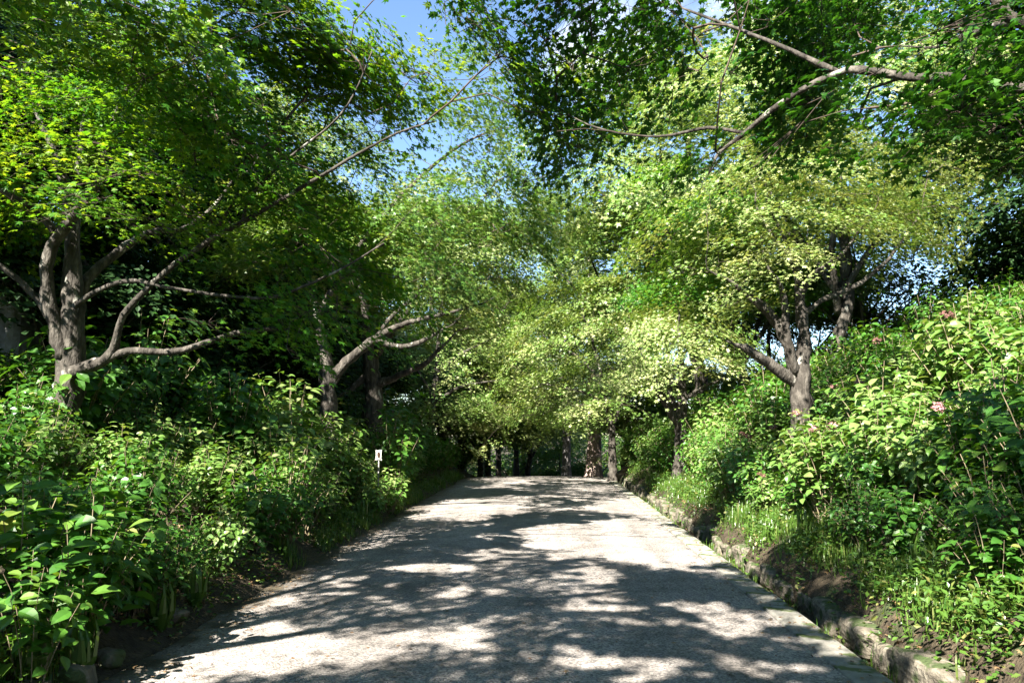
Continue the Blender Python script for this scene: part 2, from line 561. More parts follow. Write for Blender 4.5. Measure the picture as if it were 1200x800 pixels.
def build_path():
    rng = np.random.default_rng(4)
    ys = np.concatenate([np.linspace(-12, 2, 15), np.linspace(2.2, 36, 150), np.linspace(37, 60, 24)])
    cols = np.linspace(0, 1, 12)
    co = []
    for y in ys:
        e = 0.08 * (vnoise(y, 3.3, 0.25) - 0.5) + 0.09 * (vnoise(y, 3.3, 0.7) - 0.5) + 0.10 * (vnoise(y, 9.3, 2.3) - 0.5)
        for c in cols:
            x = (XL + e) * (1 - c) + (XR + 0.012) * c
            camber = 0.035 * (1 - (2 * c - 1) ** 2)
            co.append((x, y, float(crest_limited(y)) + camber + 0.004))
    ny, nc = len(ys), len(cols)
    i, j = np.meshgrid(np.arange(ny - 1), np.arange(nc - 1), indexing='ij')
    a = (i * nc + j).ravel()
    loops = np.stack([a, a + 1, a + nc + 1, a + nc], 1).ravel()
    o = link_obj('path', mesh_from_arrays('path', co, loops, np.full(len(a), 4), M['path'], smooth=True))
    o['kind'] = 'structure'
    o['label'] = 'pale worn asphalt path rising to a crest between leafy banks'


build_path()

# ------------------------------------------------------------------ stones along the path's right side


def ordinal(i):
    words = ['first', 'second', 'third', 'fourth', 'fifth', 'sixth', 'seventh', 'eighth', 'ninth', 'tenth', 'eleventh', 'twelfth', 'thirteenth',
             'fourteenth', 'fifteenth', 'sixteenth', 'seventeenth', 'eighteenth', 'nineteenth', 'twentieth']
    tens = {2: 'twenty', 3: 'thirty', 4: 'forty', 5: 'fifty', 6: 'sixty'}
    if i < 20:
        return words[i]
    t, u = divmod(i + 1, 10)
    return {2: 'twentieth', 3: 'thirtieth', 4: 'fortieth', 5: 'fiftieth', 6: 'sixtieth'}[t] if u == 0 else tens[t] + '-' + words[u - 1]


def lump(seed, dx, dy, dz, rough=0.12, sub=5, square=3.2):
    """A hewn block: super-ellipsoid pushed about by noise, sitting on z = 0."""
    rng = np.random.default_rng(seed)
    n = sub + 3
    g = np.linspace(-1, 1, n)
    verts, faces, idx = [], [], {}

    def vid(p):
        k = tuple(np.round(p, 4))
        if k not in idx:
            idx[k] = len(verts)
            verts.append(p)
        return idx[k]
    for ax in range(3):
        for sgn in (-1, 1):
            for i in range(n - 1):
                for j in range(n - 1):
                    q = []
                    for (u, v) in ((i, j), (i + 1, j), (i + 1, j + 1), (i, j + 1)):
                        p = [0, 0, 0]
                        p[ax] = sgn
                        p[(ax + 1) % 3] = g[u]
                        p[(ax + 2) % 3] = g[v]
                        q.append(vid(np.array(p, dtype=float)))
                    faces.append(q if sgn > 0 else q[::-1])
    v = np.array(verts)
    nrm = (np.abs(v) ** square).sum(1) ** (1 / square)
    v = v / nrm[:, None]
    ph = rng.uniform(0, 6.28, (6, 3))
    fr = rng.uniform(1.0, 3.6, (6, 3))
    d = sum(np.sin((v * fr[k] + ph[k]).sum(1)) for k in range(6)) / 6
    d2 = rng.normal(0, 0.25, len(v))
    v = v * (1 + rough * (d * 1.6 + 0.35 * d2))[:, None]
    v = v * np.array([dx / 2, dy / 2, dz / 2])
    v[:, 2] += dz / 2
    b = MB()
    b.add(v, faces)
    return b


def build_stones():
    rng = random.Random(5)
    protos = []
    for k in range(7):
        me = lump(40 + k, 1, 1, 1, rough=0.13, square=4.5).mesh('wall_stone', M['stone'], smooth=False)
        protos.append(me)
    looks = ['mossy', 'tan', 'weathered', 'squarish', 'chipped', 'rounded', 'pale']
    y, i = 3.9, 0
    while y < 27.0:
        L = rng.uniform(0.38, 0.78)
        H = rng.uniform(0.20, 0.34)
        W = rng.uniform(0.26, 0.38)
        if 6.55 < y < 7.05:                     # gap where one stone is missing
            y += 0.35
        yc = y + L / 2
        k = rng.randrange(7)
        o = link_obj('wall_stone', protos[k], loc=(XS + W / 2 + rng.uniform(-0.03, 0.08), yc, float(crest_limited(yc)) - 0.20 - (0.03 if rng.random() < 0.4 else 0)))
        o.scale = (W, L * 0.98, H)
        o.rotation_euler = (rng.uniform(-0.07, 0.07), rng.uniform(-0.1, 0.14), rng.uniform(-0.14, 0.14))
        lab = '%s rough block, %s from the camera in the stone row edging the ditch' % (looks[k], ordinal(i))
        tag(o, lab, 'stone block', 'rough stone blocks along the ditch')
        y += L + rng.choice((0.0, 0.01, 0.02, 0.05, 0.10))
        i += 1
    slab_protos = []
    for k in range(4):
        b = lump(80 + k, 1, 1, 1, rough=0.02, sub=6, square=14)
        slab_protos.append(b.mesh('edging_slab', M['slab'], smooth=False))
    y, i = 3.4, 0
    while y < 28.5:
        L = rng.uniform(0.62, 0.98)
        yc = y + L / 2
        sl = float(crest_limited(yc + 0.3) - crest_limited(yc - 0.3)) / 0.6
        o = link_obj('edging_slab', slab_protos[rng.randrange(4)], loc=((XR + XE) / 2 + 0.015 + rng.uniform(-0.008, 0.012), yc, float(crest_limited(yc)) - 0.125 + rng.uniform(-0.008, 0.008)))
        o.scale = (XE - XR, L - rng.uniform(0.012, 0.03), 0.15)
        o.rotation_euler = (math.atan(sl), rng.uniform(-0.02, 0.03), rng.uniform(-0.012, 0.012))
        tag(o, 'flat grey edging slab, %s from the camera between asphalt and ditch' % ordinal(i), 'edging slab', 'flat edging slabs along the asphalt')
        y += L
        i += 1
    # loose rocks at the foot of the left bank
    spots = [(-2.98, 5.05, 0.24, 'brown rock at the left path edge under the broad-leaved shrub'),
             (-3.0, 5.5, 0.17, 'small brown rock just past the larger one at the left path edge'),
             (-3.05, 6.5, 0.18, 'half buried brown rock in the shade at the left path edge'),
             (-3.02, 4.7, 0.18, 'flat brown rock among the grass at the bottom left corner')]
    for k, (x, yy, s, lab) in enumerate(spots):
        o = link_obj('loose_rock', lump(120 + k, s, s * 1.4, s * 0.7, rough=0.16).mesh('loose_rock', M['stone'], smooth=False), loc=(x, yy, float(ground_z(x, yy)) - s * 0.22))
        o.rotation_euler = (0, 0, k * 1.1)
        tag(o, lab, 'rock', 'brown rocks at the left path edge')
    p = at(30, 292, 12.0)
    zb = float(ground_z(p[0], p[1]))
    o = link_obj('boulder', lump(131, 0.9, 1.0, p[2] - zb + 0.75, rough=0.14).mesh('boulder', M['rock'], smooth=False), loc=(p[0] - 0.2, p[1], zb - 0.3))
    tag(o, 'bluish grey upright boulder behind the big forked maple on the left', 'boulder')


build_stones()

# ------------------------------------------------------------------ where sun and sky come through the leaves
LIT_ELLIPSES = [  # sunny patches on the path: centre x, y, half sizes
    (0.95, 12.3, 1.45, 2.2), (-1.8, 17.6, 0.9, 1.6), (-2.0, 5.8, 0.95, 0.65), (-0.85, 6.3, 0.4, 0.2), (0.6, 5.7, 0.55, 0.18),
    (0.5, 7.4, 0.4, 0.15), (1.4, 6.6, 0.35, 0.14), (-1.3, 9.4, 0.5, 0.3)]
SHAFTS = []      # (target point, radius): a sunny spot off the path
for px, py, Y, r in ((600, 500, 34, 1.5), (540, 500, 30, 1.4), (650, 520, 36, 1.3), (932, 490, 12.8, 0.3), (918, 410, 12.7, 0.3), (440, 405, 14.6, 0.35), (270, 452, 9.5, 0.45), (390, 515, 12.5, 1.05), (350, 500, 11.0, 0.5), (430, 520, 13.5, 0.9), (455, 540, 15.0, 1.3), (300, 480, 10.5, 0.65), (250, 460, 9.5, 0.5), (200, 470, 9.0, 0.4), (420, 560, 13.5, 0.7), (130, 705, 5.2, 0.45), (80, 640, 5.3, 0.4), (30, 480, 7.0, 0.4),
                     (470, 580, 15.5, 0.8), (540, 545, 24, 1.2), (1060, 470, 9.5, 1.0), (1000, 490, 10.5, 0.9), (1130, 470, 9.0, 0.8), (890, 580, 11.0, 0.8),
                     (1180, 760, 5.6, 0.45), (840, 635, 11.2, 0.7), (770, 530, 17.0, 1.2), (820, 500, 17.5, 1.2), (1170, 420, 10.5, 0.9), (960, 370, 13.0, 0.9), (905, 365, 13.0, 0.6), (935, 250, 13.0, 1.5),
                     (1000, 220, 13.2, 1.4), (870, 250, 13.2, 1.4), (120, 150, 9.2, 1.6), (250, 100, 9.2, 1.6), (60, 60, 8.5, 1.3), (345, 385, 9.6, 0.35), (90, 180, 9.5, 0.4), (85, 355, 9.4, 0.25),
                     (1090, 90, 6.1, 0.25), (410, 240, 15.0, 1.4), (490, 290, 15.0, 1.2), (330, 250, 9.0, 1.0), (790, 380, 20, 1.4), (200, 200, 9.0, 0.8), (1150, 250, 9.5, 0.8), (1060, 690, 6.2, 0.3)):
    SHAFTS.append((at(px, py, Y), r * (1.0 if py < 400 else 1.4), py < 400))
GAPS = [(588, 70, 0.026), (600, 40, 0.020), (566, 85, 0.016), (545, 95, 0.016), (480, 95, 0.022), (470, 165, 0.026), (500, 185, 0.020), (440, 145, 0.018), (1072, 345, 0.030), (1078, 315, 0.022), (745, 122, 0.018), (650, 168, 0.014), (1068, 155, 0.016), (660, 30, 0.018), (740, 5, 0.02), (925, 140, 0.012), (735, 5, 0.02)]


def keep_mask(P, rng, dapple=True, shafts=True, gaps=True, crowns=True):
    keep = np.ones(len(P), dtype=bool)
    t = P[:, 2] / SUN[2]
    gx, gy = P[:, 0] - SUN[0] * t, P[:, 1] - SUN[1] * t
    u = rng.random(len(P))
    if dapple:
        on = (gx > XL - 0.3) & (gx < XE + 0.3) & (gy > 2) & (gy < 30)
        lit = np.zeros(len(P), dtype=bool)
        wob = 0.55 * (vnoise(gx, gy, 0.35) - 0.5) + 0.7 * (vnoise(gx, gy, 0.8) - 0.5)
        for (cx, cy_, rx, ry) in LIT_ELLIPSES:
            lit |= ((gx - cx) / rx) ** 2 + ((gy - cy_) / ry) ** 2 + 1.5 * wob < 1
        speck = 0.36 * vnoise(gx + 31, gy, 0.19) + 0.36 * vnoise(gx, gy + 17, 0.38) + 0.28 * vnoise(gx + 5, gy + 3, 0.85)
        if dapple != 'patches':
            lit |= speck > 0.612
        keep &= ~(on & lit & (u < 0.96))
    if shafts:
        for T, r, in_crown in SHAFTS:
            if in_crown and not crowns:
                continue
            d = P - T
            s = d @ SUN
            q = np.linalg.norm(d - s[:, None] * SUN, axis=1)
            w = 0.6 * r * (vnoise(gx + T[0] * 7, gy, 0.4) - 0.5)
            keep &= ~((s > 1.3) & (q + w < r) & (u < 0.93))
    if gaps:
        d = P - EYE
        for px, py, rad in GAPS:
            rad = 0.56 * rad
            g = FWD * FPX + RGT * (px - 600) + UPV * (400 - py)
            g = g / np.linalg.norm(g)
            s = d @ g
            q = np.linalg.norm(d - s[:, None] * g, axis=1) / np.maximum(s, 0.1)
            w = 0.9 * rad * (vnoise(P[:, 0] * 3 + px, P[:, 2] * 3 + P[:, 1], 0.5) - 0.5)
            keep &= ~((s > 0) & (q + w < rad) & (u < 0.94))
    return keep


# ------------------------------------------------------------------ trees


def smooth_line(pts, step):
    """Catmull-Rom through pts (x, y, z, r), about one node per step metres."""
    p = np.asarray(pts, dtype=float)
    q = np.vstack([2 * p[0] - p[1], p, 2 * p[-1] - p[-2]])
    out = []
    for i in range(1, len(q) - 2):
        n = max(2, int(np.linalg.norm(q[i + 1, :3] - q[i, :3]) / step))
        for t in np.arange(n) / n:
            a, b, c, d = q[i - 1], q[i], q[i + 1], q[i + 2]
            out.append(0.5 * (2 * b + (c - a) * t + (2 * a - 5 * b + 4 * c - d) * t * t + (3 * b - a - 3 * c + d) * t ** 3))
    out.append(p[-1])
    out = np.array(out)
    out[:, 3] = np.maximum(out[:, 3], 0.004)
    return out


def clump_centres(rng, vols, pad=14, pad_w=0.62):
    out = []
    for (cx, cyy, cz, rx, ry, rz, n) in vols:
        # boughs first (flat pads with air between them), then the sprays of each bough
        m = max(2, int(n / pad))
        k = rng.normal(size=(m, 3))
        k /= np.linalg.norm(k, axis=1)[:, None]
        k[:, 2] = np.where(k[:, 2] < -0.6, -k[:, 2], k[:, 2])
        q = k * (rng.random(m) ** (1 / 2.6))[:, None]
        c = np.array([cx, cyy, cz]) + q * np.array([rx, ry, rz])
        idx = rng.integers(0, m, n)
        w = (0.42 + 0.10 * (rx + ry)) * rng.uniform(0.7, 1.3, m) * pad_w
        off = rng.normal(0, 1, (n, 3)) * np.column_stack([w[idx], w[idx], np.full(n, 0.09)])
        off[:, 2] -= 0.14 * (off[:, 0] ** 2 + off[:, 1] ** 2) / (w[idx] + 0.1)
        out.append(c[idx] + off)
    return np.concatenate(out)


def grow(rng, nodes, targets, step=0.32, r_tip=0.0026):
    """Join every leaf spray to the limbs with branches that fork off the nearest wood; returns the new polylines (x, y, z, r)."""
    P = [np.asarray(n[:3]) for n in nodes]
    rad0 = [n[3] for n in nodes]
    par = [-1] * len(P)
    nb = len(P)
    A = np.zeros((len(P) + 40 * len(targets), 3))
    A[:nb] = P
    cnt = nb
    d0 = np.array([np.min(np.linalg.norm(A[:nb] - t, axis=1)) for t in targets])
    chains = []
    for ti in np.argsort(d0):
        t = targets[ti]
        d = np.linalg.norm(A[:cnt] - t, axis=1) + 0.9 * np.clip(A[:cnt, 2] - t[2] + 0.1, 0, None)
        b = int(np.argmin(d))
        s = A[b].copy()
        L = np.linalg.norm(t - s)
        m = max(2, int(L / step))
        ch = [b]
        pd = (A[b] - A[par[b]]) if par[b] >= 0 else (A[min(b + 1, nb - 1)] - A[b])
        pn = np.linalg.norm(pd)
        pd = pd / pn if 1e-6 < pn < 0.8 else np.zeros(3)
        ctl = s + pd * 0.38 * L + (t - s) * 0.22 + np.array([0, 0, 0.05 * L])
        bow = rng.normal(0, 0.10, 3) * L
        bow[2] = abs(bow[2]) * 0.6
        for k in range(1, m + 1):
            f = k / m
            q = (1 - f) ** 2 * s + 2 * f * (1 - f) * ctl + f * f * t + bow * 2 * f * (1 - f) * 0.5 + (rng.normal(0, 0.014, 3) if k < m else 0)
            if cnt >= len(A):
                break
            A[cnt] = q
            par.append(ch[-1])
            ch.append(cnt)
            cnt += 1
        chains.append(ch)
    w = np.zeros(cnt)
    for ch in chains:
        w[ch[-1]] += 1
    for i in range(cnt - 1, nb - 1, -1):
        if par[i] >= nb:
            w[par[i]] += w[i]
    out = []
    for ch in chains:
        pts = [A[i] for i in ch]
        rr = [r_tip * max(w[i], 1) ** 0.42 + 0.001 for i in ch[1:]]
        first = ch[0]
        r0 = min(rad0[first] * 0.75, rr[0] * 1.25) if first < nb else rr[0] * 1.1
        rr = [r0] + rr
        out.append(np.column_stack([np.array(pts), rr]))
    return out


def spray_leaves(rng, centres, axis_xy, per, radius, size, tint_mu, thick=0.09, tilt=0.30):
    """Flat layered sprays of leaves around each centre."""
    n = len(centres)
    out = centres[:, :2] - np.asarray(axis_xy)
    far = np.linalg.norm(out, axis=1)
    far = np.clip(far / (np.percentile(far, 85) + 1e-6), 0, 1.2)[:, None]
    out = out / (np.linalg.norm(out, axis=1)[:, None] + 1e-6)
    N = np.column_stack([out * tilt * far, np.ones(n)]) + rng.normal(0, 0.16, (n, 3))
    N /= np.linalg.norm(N, axis=1)[:, None]
    U = np.column_stack([out, np.zeros(n)])
    U = U - N * (U * N).sum(1)[:, None]
    U /= np.linalg.norm(U, axis=1)[:, None]
    V = np.cross(N, U)
    rr = radius * rng.uniform(0.65, 1.25, n)
    k = np.maximum((per * (rr / radius) ** 2).astype(int), 6)
    idx = np.repeat(np.arange(n), k)
    m = len(idx)
    th = rng.uniform(0, 2 * math.pi, m)
    q = np.sqrt(rng.random(m))
    lob = 1 + 0.28 * np.sin(3 * th + idx * 1.7) + 0.15 * np.sin(5 * th + idx)
    a, b = q * lob * rr[idx] * np.cos(th) * 1.2, q * lob * rr[idx] * np.sin(th)
    h = rng.normal(0, thick, m) - 0.16 * (a * a + b * b) / rr[idx]
    P = centres[idx] + a[:, None] * U[idx] + b[:, None] * V[idx] + h[:, None] * N[idx]
    LN = N[idx] + rng.normal(0, 0.30, (m, 3))
    LD = a[:, None] * U[idx] + b[:, None] * V[idx] + rng.normal(0, 0.35 * radius, (m, 3))
    LD[:, 2] -= 0.15
    S = size * rng.uniform(0.5, 1.35, m)
    ctint = rng.normal(tint_mu, 0.19, n)
    tint = ctint[idx] + rng.normal(0, 0.14, m)
    return P, LN, LD, S, tint, idx


def make_tree(name, label, cat, base, lines, vols, per=110, radius=0.5, size=0.075, template=T_MAPLE, leaf='maple', bark='bark', tint=0.45, seed=1,
              sides=10, twiglets=True, prune=None, group=None, tilt=0.75, thick=0.07, min_twig=0.0, extra=None, tint_z=0.0, whole=None, k=1.0):
    """lines[0] is the trunk, the others are limbs; every line is (x, y, z, r) in world space. Parts: trunk, limb..., twigs, crown."""
    rng = np.random.default_rng(seed)
    base = np.asarray(base, dtype=float)
    root = root_empty(name, base, label, cat, group)
    nodes = []
    for li, ln in enumerate(lines):
        ln = [(q[0], q[1], q[2], q[3] * (k if li else 0.5 + 0.5 * k)) for q in ln]
        if ln[-1][3] > 0.011:                 # let every limb run out into a fine tip
            e, f = np.array(ln[-1][:3]), np.array(ln[-2][:3])
            d = (e - f) / (np.linalg.norm(e - f) + 1e-9)
            L = 14 * ln[-1][3] + 0.25
            ln += [(*(e + d * L * 0.5 + rng.normal(0, 0.05, 3)), ln[-1][3] * 0.55), (*(e + d * L + rng.normal(0, 0.08, 3) + (0, 0, 0.06)), 0.005)]
        sl = smooth_line(ln, 0.12)
        if li == 0:                           # root flare
            f = np.clip(1 - (sl[:, 2] - sl[0, 2]) / 0.5, 0, 1)
            sl[:, 3] *= 1 + 0.45 * f * f
        wob = rng.normal(0, 1, (len(sl), 3)) * np.minimum(sl[:, 3] * 0.10, 0.012)[:, None]
        sl[:, :3] += wob
        b = MB()
        b.tube(sl[:, :3], sl[:, 3] * (1 + 0.05 * rng.normal(size=len(sl))), sides if li == 0 else max(6, sides - 2), rough=0.07, rng=rng)
        link_obj('trunk' if li == 0 else 'limb', b.mesh('trunk' if li == 0 else 'limb', M[bark], offset=base), root)
        take = sl if li else sl[int(len(sl) * 0.75):]
        nodes.extend(take[::2])
    C = clump_centres(rng, vols)
    if extra is not None:
        C = np.concatenate([C, np.asarray(extra)])
    if prune is not None:
        C = C[keep_mask(C, rng, dapple='patches', gaps=False, crowns=prune.get('crowns', True))]
    n_cut = len(C)
    if whole is not None:
        C = np.concatenate([C, np.asarray(whole)])
    ch = grow(rng, nodes, C)
    b = MB()
    for c in ch:
        if c[:, 3].max() >= min_twig:
            b.tube(c[:, :3], c[:, 3], 5 if c[0, 3] > 0.012 else 4, cap=False)
    P, LN, LD, S, tn, idx = spray_leaves(rng, C, base[:2], per, radius, size, tint, thick, tilt)
    if tint_z:
        tn = tn + tint_z * (P[:, 2] - P[:, 2].mean())
    if prune is not None:
        kp = keep_mask(P, rng, **prune) | (idx >= n_cut)
        P, LN, LD, S, tn, idx = P[kp], LN[kp], LD[kp], S[kp], tn[kp], idx[kp]
    if twiglets:
        sel = rng.choice(len(P), size=min(len(P), len(C) * 7), replace=False)
        for i in sel:
            c = C[idx[i]]
            mid = (c + P[i]) / 2 + rng.normal(0, 0.02, 3)
            b.tube([c, mid, P[i]], [0.0035, 0.0025, 0.0015], 3, cap=False)
    link_obj('crown', leaf_mesh('crown', P, LN, LD, S, tn, template, M[leaf], offset=base, wood=b, wood_mat=M['twig']), root)
    return root


def px_line(*pts, k=0.9):
    """(px, py, Y, radius) read off the photograph -> world points with radius."""
    return [(*at(a, b, c), r * k) for a, b, c, r in pts]


def pads(seed, spots, w=0.42, n=8):
    """Sprays of single boughs: spots = (px, py, Y) of each bough's middle."""
    rng = np.random.default_rng(seed)
    out = []
    for px, py, Y in spots:
        c = at(px, py, Y)
        o = rng.normal(0, 1, (n, 3)) * np.array([w, w, 0.07])
        o[:, 2] -= 0.30 * (o[:, 0] ** 2 + o[:, 1] ** 2)
        out.append(c + o)
    return np.concatenate(out)


PR = dict(dapple=True, shafts=True, gaps=True)

# -- the big forked maple on the left bank
b_l1 = at(72, 520, 9.5)
b_l1[2] = float(ground_z(b_l1[0], b_l1[1])) - 0.15
make_tree('maple_tree', 'big maple with a thick forked trunk and a long low limb over the left bank', 'tree', b_l1, [
    [(*b_l1, 0.27)] + px_line((72, 500, 9.5, 0.235), (82, 440, 9.5, 0.225), (83, 395, 9.5, 0.205), (84, 345, 9.5, 0.16), (85, 300, 9.52, 0.125), (84, 262, 9.55, 0.11), (76, 215, 9.6, 0.075), (60, 170, 9.6, 0.055), (46, 140, 9.6, 0.035)),
    px_line((78, 420, 9.45, 0.15), (62, 375, 9.35, 0.125), (54, 330, 9.3, 0.115), (62, 288, 9.25, 0.105), (82, 258, 9.2, 0.095), (105, 230, 9.2, 0.085), (122, 190, 9.15, 0.065), (138, 130, 9.1, 0.045), (160, 85, 9.0, 0.03)),
    px_line((66, 276, 9.25, 0.07), (50, 255, 9.2, 0.06), (25, 236, 9.0, 0.055), (-5, 220, 8.9, 0.05), (-60, 190, 8.7, 0.035)),
    px_line((62, 375, 9.4, 0.08), (45, 352, 9.4, 0.062), (22, 328, 9.3, 0.055), (0, 311, 9.2, 0.05), (-50, 280, 9.0, 0.035)),
    px_line((86, 290, 9.55, 0.09), (91, 240, 9.65, 0.07), (93, 185, 9.75, 0.06), (98, 135, 9.85, 0.04)),
    px_line((88, 358, 9.4, 0.06), (112, 342, 9.2, 0.045), (140, 331, 9.0, 0.04), (165, 329, 8.9, 0.036), (182, 334, 8.85, 0.03), (250, 345, 8.8, 0.026), (310, 349, 8.7, 0.024), (345, 340, 8.7, 0.022), (400, 315, 8.6, 0.018), (450, 285, 8.5, 0.012)),
    px_line((88, 345, 9.6, 0.11), (110, 320, 9.8, 0.095), (146, 290, 10.1, 0.085), (180, 272, 10.3, 0.065), (215, 268, 10.5, 0.05), (250, 243, 10.7, 0.04), (276, 208, 10.8, 0.028)),
    px_line((80, 437, 9.45, 0.13), (100, 430, 9.35, 0.105), (120, 424, 9.25, 0.088), (134, 410, 9.15, 0.08), (140, 380, 9.05, 0.062), (152, 360, 9.0, 0.055), (180, 331, 8.9, 0.052), (215, 302, 8.8, 0.045), (262, 272, 8.7, 0.042), (290, 257, 8.6, 0.036), (350, 222, 8.4, 0.03), (410, 186, 8.2, 0.024), (466, 156, 8.0, 0.018), (510, 142, 7.9, 0.01)),
    px_line((265, 270, 8.7, 0.035), (285, 258, 8.65, 0.026), (290, 235, 8.6, 0.024), (330, 192, 8.5, 0.022), (388, 146, 8.4, 0.018), (415, 110, 8.3, 0.014), (436, 60, 8.2, 0.010)),
    px_line((258, 275, 8.7, 0.034), (252, 270, 8.75, 0.033), (275, 235, 8.8, 0.024), (283, 200, 8.8, 0.018), (300, 150, 8.8, 0.012)),
    px_line((125, 420, 9.2, 0.075), (150, 411, 9.15, 0.066), (200, 413, 9.2, 0.056), (240, 402, 9.3, 0.052), (265, 394, 9.4, 0.05), (290, 388, 9.5, 0.046), (330, 385, 9.6, 0.036), (360, 391, 9.7, 0.024), (392, 388, 9.8, 0.014)),
], [(-5.6, 9.4, 5.7, 4.2, 3.0, 1.7, 190), (-3.2, 8.8, 5.4, 2.6, 2.2, 1.4, 130), (-6.3, 8.6, 4.7, 2.8, 1.6, 0.8, 45), (-4.4, 10.6, 3.9, 2.2, 1.3, 0.7, 60), (-1.9, 8.3, 5.7, 1.6, 1.5, 1.2, 120), (-3.0, 8.2, 6.4, 2.2, 1.6, 0.8, 70)],
    extra=pads(9, [(60, 150, 10.2), (120, 150, 10.3), (25, 195, 10.2), (160, 200, 10.4), (200, 240, 10.6), (130, 250, 10.6), (40, 260, 10.6), (90, 110, 9.9), (60, 150, 8.7), (120, 120, 8.6), (25, 195, 8.6), (160, 180, 8.6), (205, 150, 8.5), (100, 85, 8.6), (235, 205, 9.7), (300, 175, 9.5), (335, 235, 9.6), (400, 225, 9.0), (185, 245, 9.9), (280, 318, 9.7), (360, 312, 9.5), (420, 285, 9.2), (530, 110, 7.8), (560, 132, 7.8), (522, 172, 8.0), (600, 122, 8.0), (470, 195, 8.2), (452, 122, 8.0), (572, 60, 7.6), (615, 160, 8.2), (500, 60, 7.6), (545, 20, 7.5), (30, 110, 8.4), (270, 120, 8.3), (350, 130, 8.2), (440, 200, 8.0), (60, 30, 8.0), (120, 60, 8.0), (240, 40, 8.0), (290, 85, 8.0), (400, 40, 8.0), (440, 60, 7.8), (480, 30, 7.8), (510, 80, 7.8), (500, 130, 8.0), (210, 100, 8.2), (90, 118, 8.2), (150, 140, 8.3), (45, 85, 8.2), (15, 140, 8.4), (380, 175, 8.0), (260, 160, 8.2), (320, 200, 9.3), (470, 10, 7.6), (370, 90, 8.0), (370, 365, 9.2), (310, 372, 9.4), (10, 60, 8.2), (180, 60, 8.4), (330, 60, 8.2), (450, 110, 8.0)], w=0.40, n=9),
    whole=pads(12, [(48, 112, 8.7), (98, 122, 8.7), (142, 96, 8.6), (108, 172, 8.7), (152, 142, 8.6), (72, 86, 8.6), (20, 165, 8.7), (185, 205, 8.5), (225, 255, 8.4), (60, 225, 8.6), (200, 115, 8.5), (160, 62, 8.4), (250, 190, 8.4)], w=0.34, n=4),
    per=150, radius=0.55, size=0.088, k=0.78, seed=21, prune=dict(crowns=False), tint=0.7, tint_z=0.05)

# -- maple just outside the frame on the left: its crown shades the near path
make_tree('maple_tree', 'maple whose bright leaves hang in at the upper left corner, trunk out of view', 'tree', (-6.2, 1.5, float(ground_z(-6.2, 1.5)) - 0.1), [
    [(-6.2, 1.5, 1.0, 0.24), (-6.0, 1.5, 2.4, 0.2), (-5.6, 1.6, 3.6, 0.16), (-5.2, 1.7, 5.0, 0.1), (-5.0, 1.8, 6.2, 0.05)],
    [(-5.8, 1.55, 3.0, 0.12), (-4.6, 2.0, 4.2, 0.09), (-3.0, 2.6, 5.2, 0.06), (-1.6, 3.0, 5.8, 0.03)],
    [(-5.7, 1.6, 3.3, 0.11), (-5.2, 3.0, 4.4, 0.08), (-4.6, 4.6, 5.2, 0.05), (-4.2, 5.6, 5.6, 0.03)],
    [(-5.6, 1.6, 3.6, 0.11), (-5.0, 0.4, 4.8, 0.07), (-3.6, -0.8, 5.8, 0.04)]],
    [(-3.0, 1.9, 6.1, 4.4, 4.3, 1.5, 420), (-0.8, 0.8, 6.6, 2.6, 3.6, 1.1, 190), (-4.4, 5.2, 5.9, 1.6, 1.4, 0.9, 70), (-4.0, -2.4, 6.2, 3.6, 2.6, 1.2, 210), (-1.0, -2.0, 6.6, 2.4, 2.4, 1.0, 110)],
    per=150, radius=0.55, size=0.09, seed=22, prune=PR, tint=0.68, twiglets=True)

